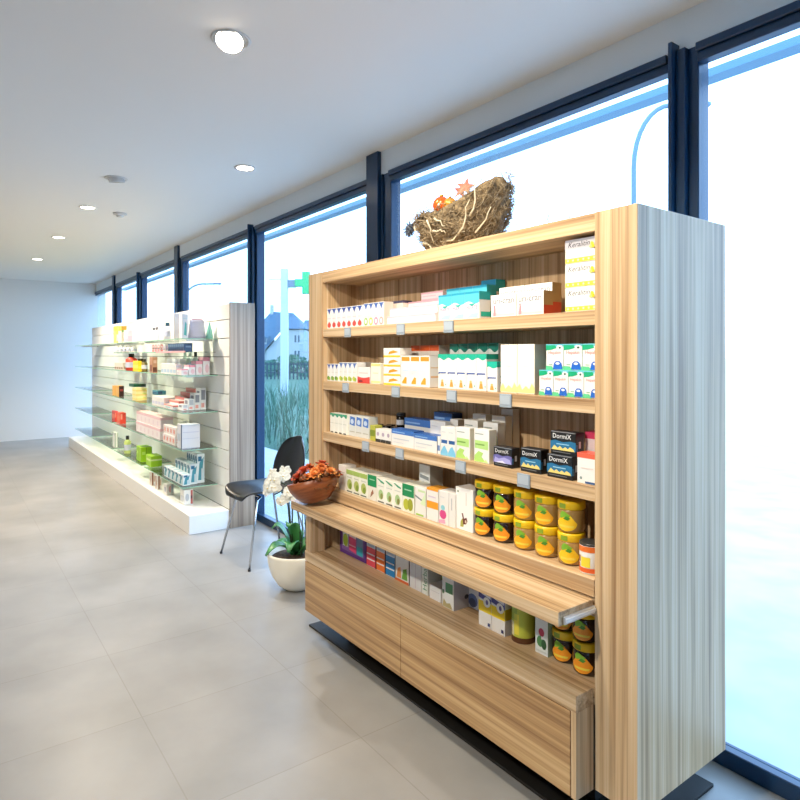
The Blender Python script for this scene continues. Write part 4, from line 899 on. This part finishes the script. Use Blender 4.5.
# fourth glass shelf
uc('wide white pack with dark blue spine on the fourth glass shelf', (-5.079,0.147,0.806), G4, .13, '#e8e9f0', [('r',.78,0,1,1,'#35507a'),('r',.1,.3,.6,.6,'#c8d4e0')], [('r',.03,.0,.97,.03,'#c9cede'),('r',.05,.66,.95,.69,'#d0d2e2'),('r',.05,.40,.95,.43,'#d6d9e6')])
uc('thin white pack with lime edge behind the blue-spined pack', (-5.735,0.030,0.704), G4, .08, '#eef2e2', [], [('r',0,0,1,1,'#dfe9c6')], y=1.765, h=.14)
uc('thin grey and white folder at the back of the fourth glass shelf', (-5.772,0.041,0.699), G4, .05, '#f0f0f0', [], [('r',.3,.0,.6,1,'#a4a8b0')], y=1.79, h=.15)
STAR = [('p',[(.5+.42*math.cos(a)*(1 if q%2 else .45), .5+.42*math.sin(a)*(1 if q%2 else .45)) for q, a in enumerate([6.2832*j/12 for j in range(12)])],'#ec9a88')]
row(seq('{} pale box with coral star in the lower row, fourth glass shelf',4), -5.6377, -5.2848, 1.56, G4, .075, .07, '#f5ece8', STAR, STAR, group='coral star boxes')
row(seq('{} pale box with coral star in the upper row, fourth glass shelf',4), -5.6377, -5.2848, 1.565, G4+.0755, .075, .065, '#f5ece8', STAR, STAR, group='coral star boxes')
PK = [('r',.0,.75,1,1,'#f0c9cc'),('r',.2,.2,.5,.6,'#eedade')]
row(seq('{} pale pink carton in the lower row, second bay',6), -6.5929, -5.732, 1.56, G4, .10, .12, '#f7ecec', PK, PK, group='pale pink cartons in the second bay')
row(seq('{} pale pink carton in the upper row, second bay',6), -6.5929, -5.732, 1.565, G4+.1005, .10, .11, '#f6e7e6', PK, PK, [('r',0,0,1,1,'#f3d2d0')], group='pale pink cartons in the second bay')
for k in range(2):
    uc(['red box with orange front beside the far end, fourth glass shelf','darker red box at the far end, fourth glass shelf'][k], ((-7.344,0.062,0.742),(-7.593,0.032,0.735))[k], G4, .16, ('#ee5a34','#cf3a2c')[k], [('r',.1,.3,.9,.7,'#f07a50')], [('r',0,0,1,1,'#e8422c'),('r',.1,.4,.4,.9,'#f6a08a')], y=1.57, h=.12)
# fifth glass shelf
TB = [('p',[(.1,.1),(.6,.1),(.9,.9),(.3,.7)],'#4a9aae'),('r',.55,.1,.95,.5,'#cfe2ea'),('r',.1,.75,.6,.92,'#2f6f94')]
for lv in range(3):
    row(['white and teal box, %s from left, %s layer, lowest glass shelf' % (ORD[k], ('bottom','middle','top')[lv]) for k in range(5)], -5.6068+.11*lv, -5.0693-.02*lv, 1.56+.065*lv, G5, .09+.075*lv, .06, '#e6eff2', TB, TB, [('r',.1,.1,.7,.8,'#bfdbe4')], group='white and teal boxes on the lowest glass shelf')
LI = [('r',.48,0,.52,1,'#5e8c14'),('r',.1,.5,.4,.7,'#c4e86a')]
uc('large lime green box with dark handle on the lowest glass shelf', (-6.437,0.105,0.473), G5, .18, '#9fd21c', LI, LI, [('r',.2,.2,.8,.8,'#5a8a1c')], y=1.57, h=.145)
uc('lime green box leaning beside the large one, lowest glass shelf', (-6.109,0.101,0.482), G5, .18, '#a4d82a', [('r',.1,.5,.9,.7,'#d8f09a')], [('r',0,.55,1,.7,'#e6f4b0')], y=1.58, h=.10)
bottle('green bottle with black cap beside the lime boxes', -7.13, 1.60, G5, .035, .19, '#c4d27a', '#1c1c1e')
uc('white box with green outline at the far end, lowest glass shelf', (-7.641,0.032,0.501), G5, .14, '#eef2ec', [('r',.0,0,.08,1,'#5a8a5a')], [('r',0,0,.15,1,'#4a7a4a'),('r',.85,0,1,1,'#6a9a6a')], y=1.58, h=.17)
# plinth top
BRW = [('r',.2,.05,.55,.95,'#9a6a52'),('r',.6,.3,.9,.7,'#d8b8a4')]
for k in range(3):
    x, y = ((-6.0314),(-5.829),(-5.5459))[k], 1.56
    carton(['first slim brown and white box standing on the white plinth','second slim brown and white box standing on the white plinth','small grey and white box with pink mark on the white plinth'][k], x-.05, x, y, G0, (.13,.13,.10)[k], (.04,.04,.07)[k], '#f2ece6', BRW if k < 2 else [('r',.3,.3,.7,.7,'#b8bcc4')], BRW if k < 2 else [('e',.5,.5,.25,.3,'#d8a8a4'),('r',.6,.1,.9,.9,'#b8c0c4')], rz=R(8*k))
carton('small white box with red-brown edge at the plinth end below the shelves', -5.0918-.10, -5.0918, 1.575, G0, .125, .075, '#f4f1ee', [('r',.1,.2,.9,.6,'#d6d9de')], [('r',.72,.05,.95,.95,'#b8605a'),('e',.35,.5,.2,.25,'#c4c9d2'),('r',.74,.4,.92,.6,'#5a3a3c')])

# ================================================================== outside the windows
m_pave = mottled('pale_paving', '#b0b4b8', '#c0c3c6', 3, .8)
mb = MB(); mb.face([(-60,YW+.12,-.02),(60,YW+.12,-.02),(60,3.9,-.02),(-60,3.9,-.02)], m_pave)
mb.face([(-4.9,3.9,-.02),(60,3.9,-.02),(200,260,-.02),(-325,260,-.02)], m_pave); struct(mb, 'pavement')
m_lawn = mottled('lawn_green', '#2a5244', '#3c6650', .9, .9, detail=8)
mb = MB(); mb.face([(-325,3.9,-.05),(-4.9,3.9,-.05),(-325,260,-.05)], m_lawn); struct(mb, 'lawn')
random.seed(8)
m_bl = [mat('blade_a','#4f7c66',.7), mat('blade_b','#86a89a',.7), mat('blade_c','#335c4c',.7)]
mb = MB()
for k in range(1500):
    t = random.uniform(8.5,22); u = random.uniform(-.30,-.10)
    x, y = t*(-.80374+.59498*u), t*(.59498+.80374*u)
    if y < 4.1 or abs(u+.1875) < .05 and 19.5 < t < 22: continue
    h = random.uniform(.25,.75); a = random.uniform(0,6.28); b = random.uniform(.05,.3)
    p = Vector((x,y,-.05)); q = p+Vector((b*.4*math.cos(a),b*.4*math.sin(a),h*.6)); r = p+Vector((b*math.cos(a),b*math.sin(a),h))
    w = Vector((.59,.80,0))*random.uniform(.006,.014); m = random.choice(m_bl)
    mb.face([p-w,p+w,q+w*.8,q-w*.8], m); mb.face([q-w*.8,q+w*.8,r], m)
tag(mb.build('tall_grass'), 'long pale grass growing outside beyond the paving', 'grass', None, 'stuff')
# hedge and fence across the road
CAMR = Vector((.59498,.80374,0)); CAMF = Vector((-.80374,.59498,0))
def out(u, t, z=0): 
    p = CAMF*t+CAMR*(u*t); return Vector((p.x,p.y,z))
AZ = math.atan2(CAMR.y, CAMR.x)
m_hedge = mottled('hedge_leaf', '#2f5a50', '#4f7a66', 3, .9)
mb = MB()
for k in range(2600):
    s = random.uniform(-6,9); dp = random.uniform(0,1.6); z = random.uniform(0,1.25)+.2*math.sin(s*2.1)
    c = Vector((s,dp,max(.05,z))); a = random.uniform(0,6.28); q = random.uniform(.06,.16)
    d1 = Vector((math.cos(a),.3*math.sin(a),math.sin(a)))*q; d2 = Vector((-math.sin(a),.5,math.cos(a)))*q*.6
    mb.face([c-d1,c-d2,c+d1,c+d2], m_hedge)
hp = out(-.20,40,-.05)
tag(mb.build('hedge', None, hp, (0,0,AZ)), 'dark hedge in front of the house across the lawn', 'hedge', None, 'stuff')
fn = empty('garden_fence', out(-.20,36,-.05), AZ, 'dark picket fence in front of the hedge outside', 'fence')
m_fence = mat('fence_paint', '#2b4650', .7)
mb = MB()
for z in (.35,.85): mb.box(-5,-.03,z,8,.0,z+.08,m_fence)
mb.build('rails', fn)
mb = MB()
for k in range(60): mb.box(-5+.22*k,-.05,0,-5+.22*k+.09,-.03,1.0,m_fence)
tag(mb.build('pickets', fn))
# house with steep roof
hs = empty('house', out(-.1867,100,-.05), AZ, 'pale gabled house with dark steep roof seen through the glass', 'house')
k_ = .16234
m_hw = mat('house_render', '#a2abad', .8); m_roof = mottled('roof_tile', '#3e5a70', '#4f6c82', 1.5, .8, (1,1,6)); m_hwin = mat('house_window', '#3a5668', .2)
def hp2(px, py): return ((px-285)*k_, 1.375+(355-py)*k_)
def prism(poly, y0, y1, m):
    mb = MB(); n = len(poly)
    mb.face([(x,y0,z) for x, z in poly], m); mb.face([(x,y1,z) for x, z in reversed(poly)], m)
    for q in range(n):
        a, b = poly[q], poly[(q+1)%n]; mb.face([(a[0],y0,a[1]),(a[0],y1,a[1]),(b[0],y1,b[1]),(b[0],y0,b[1])], m)
    return mb
prism([hp2(266.5,350),hp2(284.5,329.5),hp2(304.5,329.5),(hp2(304.5,0)[0],0),(hp2(266.5,0)[0],0)], 0, 7, m_hw).build('house_wall', hs)
mb = MB()
e0, e1, e2 = hp2(262.5,352.5), hp2(284,328.5), hp2(306,328.5)
r0, r1 = hp2(266,309.5), hp2(289,311)
L0 = hp2(255,330); z0 = e0[1]
mb.face([(e1[0],-.5,e1[1]),(e2[0],-.5,e2[1]),(r1[0],4,r1[1]),(r0[0],4,r0[1]),(e0[0],-.5,e0[1])], m_roof)
mb.face([(e0[0],-.5,e0[1]),(r0[0],4,r0[1]),(L0[0]-1.2,4,L0[1])], m_roof)
mb.face([(e2[0],-.5,e2[1]),(e2[0],8,e2[1]),(r1[0],4,r1[1])], m_roof)
mb.face([(e2[0],8,e2[1]),(L0[0]-1.2,8,e2[1]),(r0[0],4,r0[1]),(r1[0],4,r1[1])], m_roof)
mb.build('house_roof', hs)
mb = MB(); mb.box(-5.2,.4,0,-3.05,6.8,hp2(0,338)[1],m_hw); mb.build('side_wing', hs)
for a, b, c, d in ((294.5,335,296.3,342),(298,335,299.6,342),(294.5,350.5,296.3,358),(298,350.5,299.6,358),(263,336,266,342),(268.5,336,270.5,342)):
    p, q = hp2(a,d), hp2(c, b)
    f = MB().box(p[0],-.06,p[1],q[0],.02,q[1],m_hwin).build('house_window', hs)
mb = MB(); x, z = hp2(267,309); mb.box(x-.25,3.6,z-.6,x+.25,4.2,z+1.0,m_hw); mb.build('chimney', hs)
nb = empty('house', out(-.147,120,-.05), AZ, 'pale small house at the right behind the gabled one outside', 'house')
MB().box(-1.2,0,0,3,6,6.4,m_hw).build('house_wall', nb)
mb = MB(); mb.face([(-1.4,-.3,6.3),(3.2,-.3,6.3),(3.2,3,8.4),(-1.4,3,8.4)], m_roof); mb.face([(-1.4,6.3,6.3),(3.2,6.3,6.3),(3.2,3,8.4),(-1.4,3,8.4)], m_roof); mb.build('house_roof', nb)
# pharmacy post with green cross
ps = empty('pharmacy_sign', out(-.1875,21,-.05), AZ, 'tall white post outside carrying a green pharmacy cross sign', 'sign')
m_post = mat('sign_post_white', '#b4c0d0', .5)
MB().box(-.12,-.12,0,.12,.12,4.36,m_post,.01).build('post', ps)
MB().box(-.55,-.02,3.98,-.1,.02,4.01,m_post).build('cross_bar', ps)
MB().box(.12,-.05,3.72,.40,.05,3.98,mat('sign_bracket','#6f7d8c',.5)).build('bracket', ps)
m_green = mat('green_cross', '#2fa866', .4, emit='#2fd07a', estr=.15); m_green2 = mat('green_cross_edge','#1f9c5c',.4)
mb = MB()
def crossp(s, y0, y1, m):
    a = s/3
    poly = [(-a/2,-s/2),(a/2,-s/2),(a/2,-a/2),(s/2,-a/2),(s/2,a/2),(a/2,a/2),(a/2,s/2),(-a/2,s/2),(-a/2,a/2),(-s/2,a/2),(-s/2,-a/2),(-a/2,-a/2)]
    c = (.74,3.88); n = 12
    for yy, rv in ((y0,0),(y1,1)):
        for rect in ((-a/2,-s/2,a/2,s/2),(-s/2,-a/2,-a/2,a/2),(a/2,-a/2,s/2,a/2)):
            mb.face([(c[0]+rect[0],yy,c[1]+rect[1]),(c[0]+rect[2],yy,c[1]+rect[1]),(c[0]+rect[2],yy,c[1]+rect[3]),(c[0]+rect[0],yy,c[1]+rect[3])], m)
    for q in range(n):
        p, r = poly[q], poly[(q+1)%n]; mb.face([(c[0]+p[0],y0,c[1]+p[1]),(c[0]+r[0],y0,c[1]+r[1]),(c[0]+r[0],y1,c[1]+r[1]),(c[0]+p[0],y1,c[1]+p[1])], m_green2)
crossp(.74,-.12,.12,m_green)
mb.build('cross', ps)
# street lamps
m_pole = mat('lamp_post_paint', '#5d7688', .5)
def street_lamp(p, h, reach, rad, label, az):
    e = empty('street_lamp', p, az, label, 'street lamp')
    pts = [(0,0,0),(0,0,h*.80)]+[(reach*.5*(1-math.cos(a)), 0, h*.80+h*.20*math.sin(a)) for a in [math.pi/2*q/8 for q in range(1,9)]]+[(reach*.8,0,h)]
    mb = MB(); mb.tube(pts, [rad]*len(pts), m_pole, 10); mb.build('post', e)
    mb = MB(); mb.box(reach*.75,-.09,h-.04,reach*.75+.45,.09,h+.06,m_pole,.02); mb.build('lamp_head', e)
street_lamp(out(.3795,14,-.05), 7.1, 1.7, .055, 'curved blue-grey street lamp outside above the wooden cabinet', AZ)
street_lamp(out(-.352,34,-.05), 5.35, 2.2, .05, 'thin distant street lamp outside above the white wall unit', AZ)
# bare trees behind the cabinet
m_twig = mat('haze_blue_twig', '#55646e', .9)  # blue haze put into the twig colour
def tree(p, h, label, seed):
    random.seed(seed); e = empty('bare_tree', p, 0, label, 'tree', 'bare trees outside')
    MB().tube([(0,0,0),(.05,0,h*.35),(0,.05,h*.6)], [.14,.11,.07], m_twig, 8).build('trunk', e)
    mb = MB()
    def br(a, d, ln, r, lv):
        b = a+d*ln; mb.tube([a,(a+b)/2+Vector((random.uniform(-.05,.05),random.uniform(-.05,.05),0))*ln,b], [r,r*.8,r*.5], m_twig, 3)
        if lv:
            for _ in range(4): br(a+d*ln*random.uniform(.4,1), (d+Vector((random.uniform(-.8,.8),random.uniform(-.8,.8),random.uniform(-.1,.5)))).normalized(), ln*.62, r*.6, lv-1)
    for k in range(7):
        a = 6.283*k/7; br(Vector((0,0,h*(.3+.045*k))), Vector((math.cos(a)*.7,math.sin(a)*.7,.8)).normalized(), h*.30, .035, 3)
    tag(mb.build('branches', e), kind='stuff')
for k, (u, t, h) in enumerate(((.165,44,11.6),(.222,66,17.0),(.275,54,13.8),(.335,84,21))):
    tree(out(u,t,-.05), h, 'bare pale tree outside, %s from the left above the cabinet' % ORD[k], 40+k)

# ================================================================== sky, camera, view
w = bpy.data.worlds.new('sky'); S.world = w; w.use_nodes = True
bgn = w.node_tree.nodes['Background']
bgn.inputs['Color'].default_value = (.47,.675,1,1); bgn.inputs['Strength'].default_value = 4.4
cam = bpy.data.cameras.new('camera'); co = bpy.data.objects.new('camera', cam); COL.objects.link(co)
co.location = (0,0,1.375)
co.rotation_euler = (R(90), 0, math.atan2(-CAMF.x, CAMF.y))
cam.sensor_width = 36; cam.sensor_fit = 'HORIZONTAL'; cam.lens = 616/800*36
cam.shift_y = -45/800; cam.clip_start = .05; cam.clip_end = 600
S.camera = co
vs = S.view_settings
vs.view_transform = 'Standard'; vs.look = 'None'; vs.exposure = 0.4; vs.gamma = 1; vs.use_curve_mapping = False
S.cycles.use_denoising = True
S.cycles.max_bounces = 10; S.cycles.transparent_max_bounces = 24; S.cycles.sample_clamp_indirect = 8
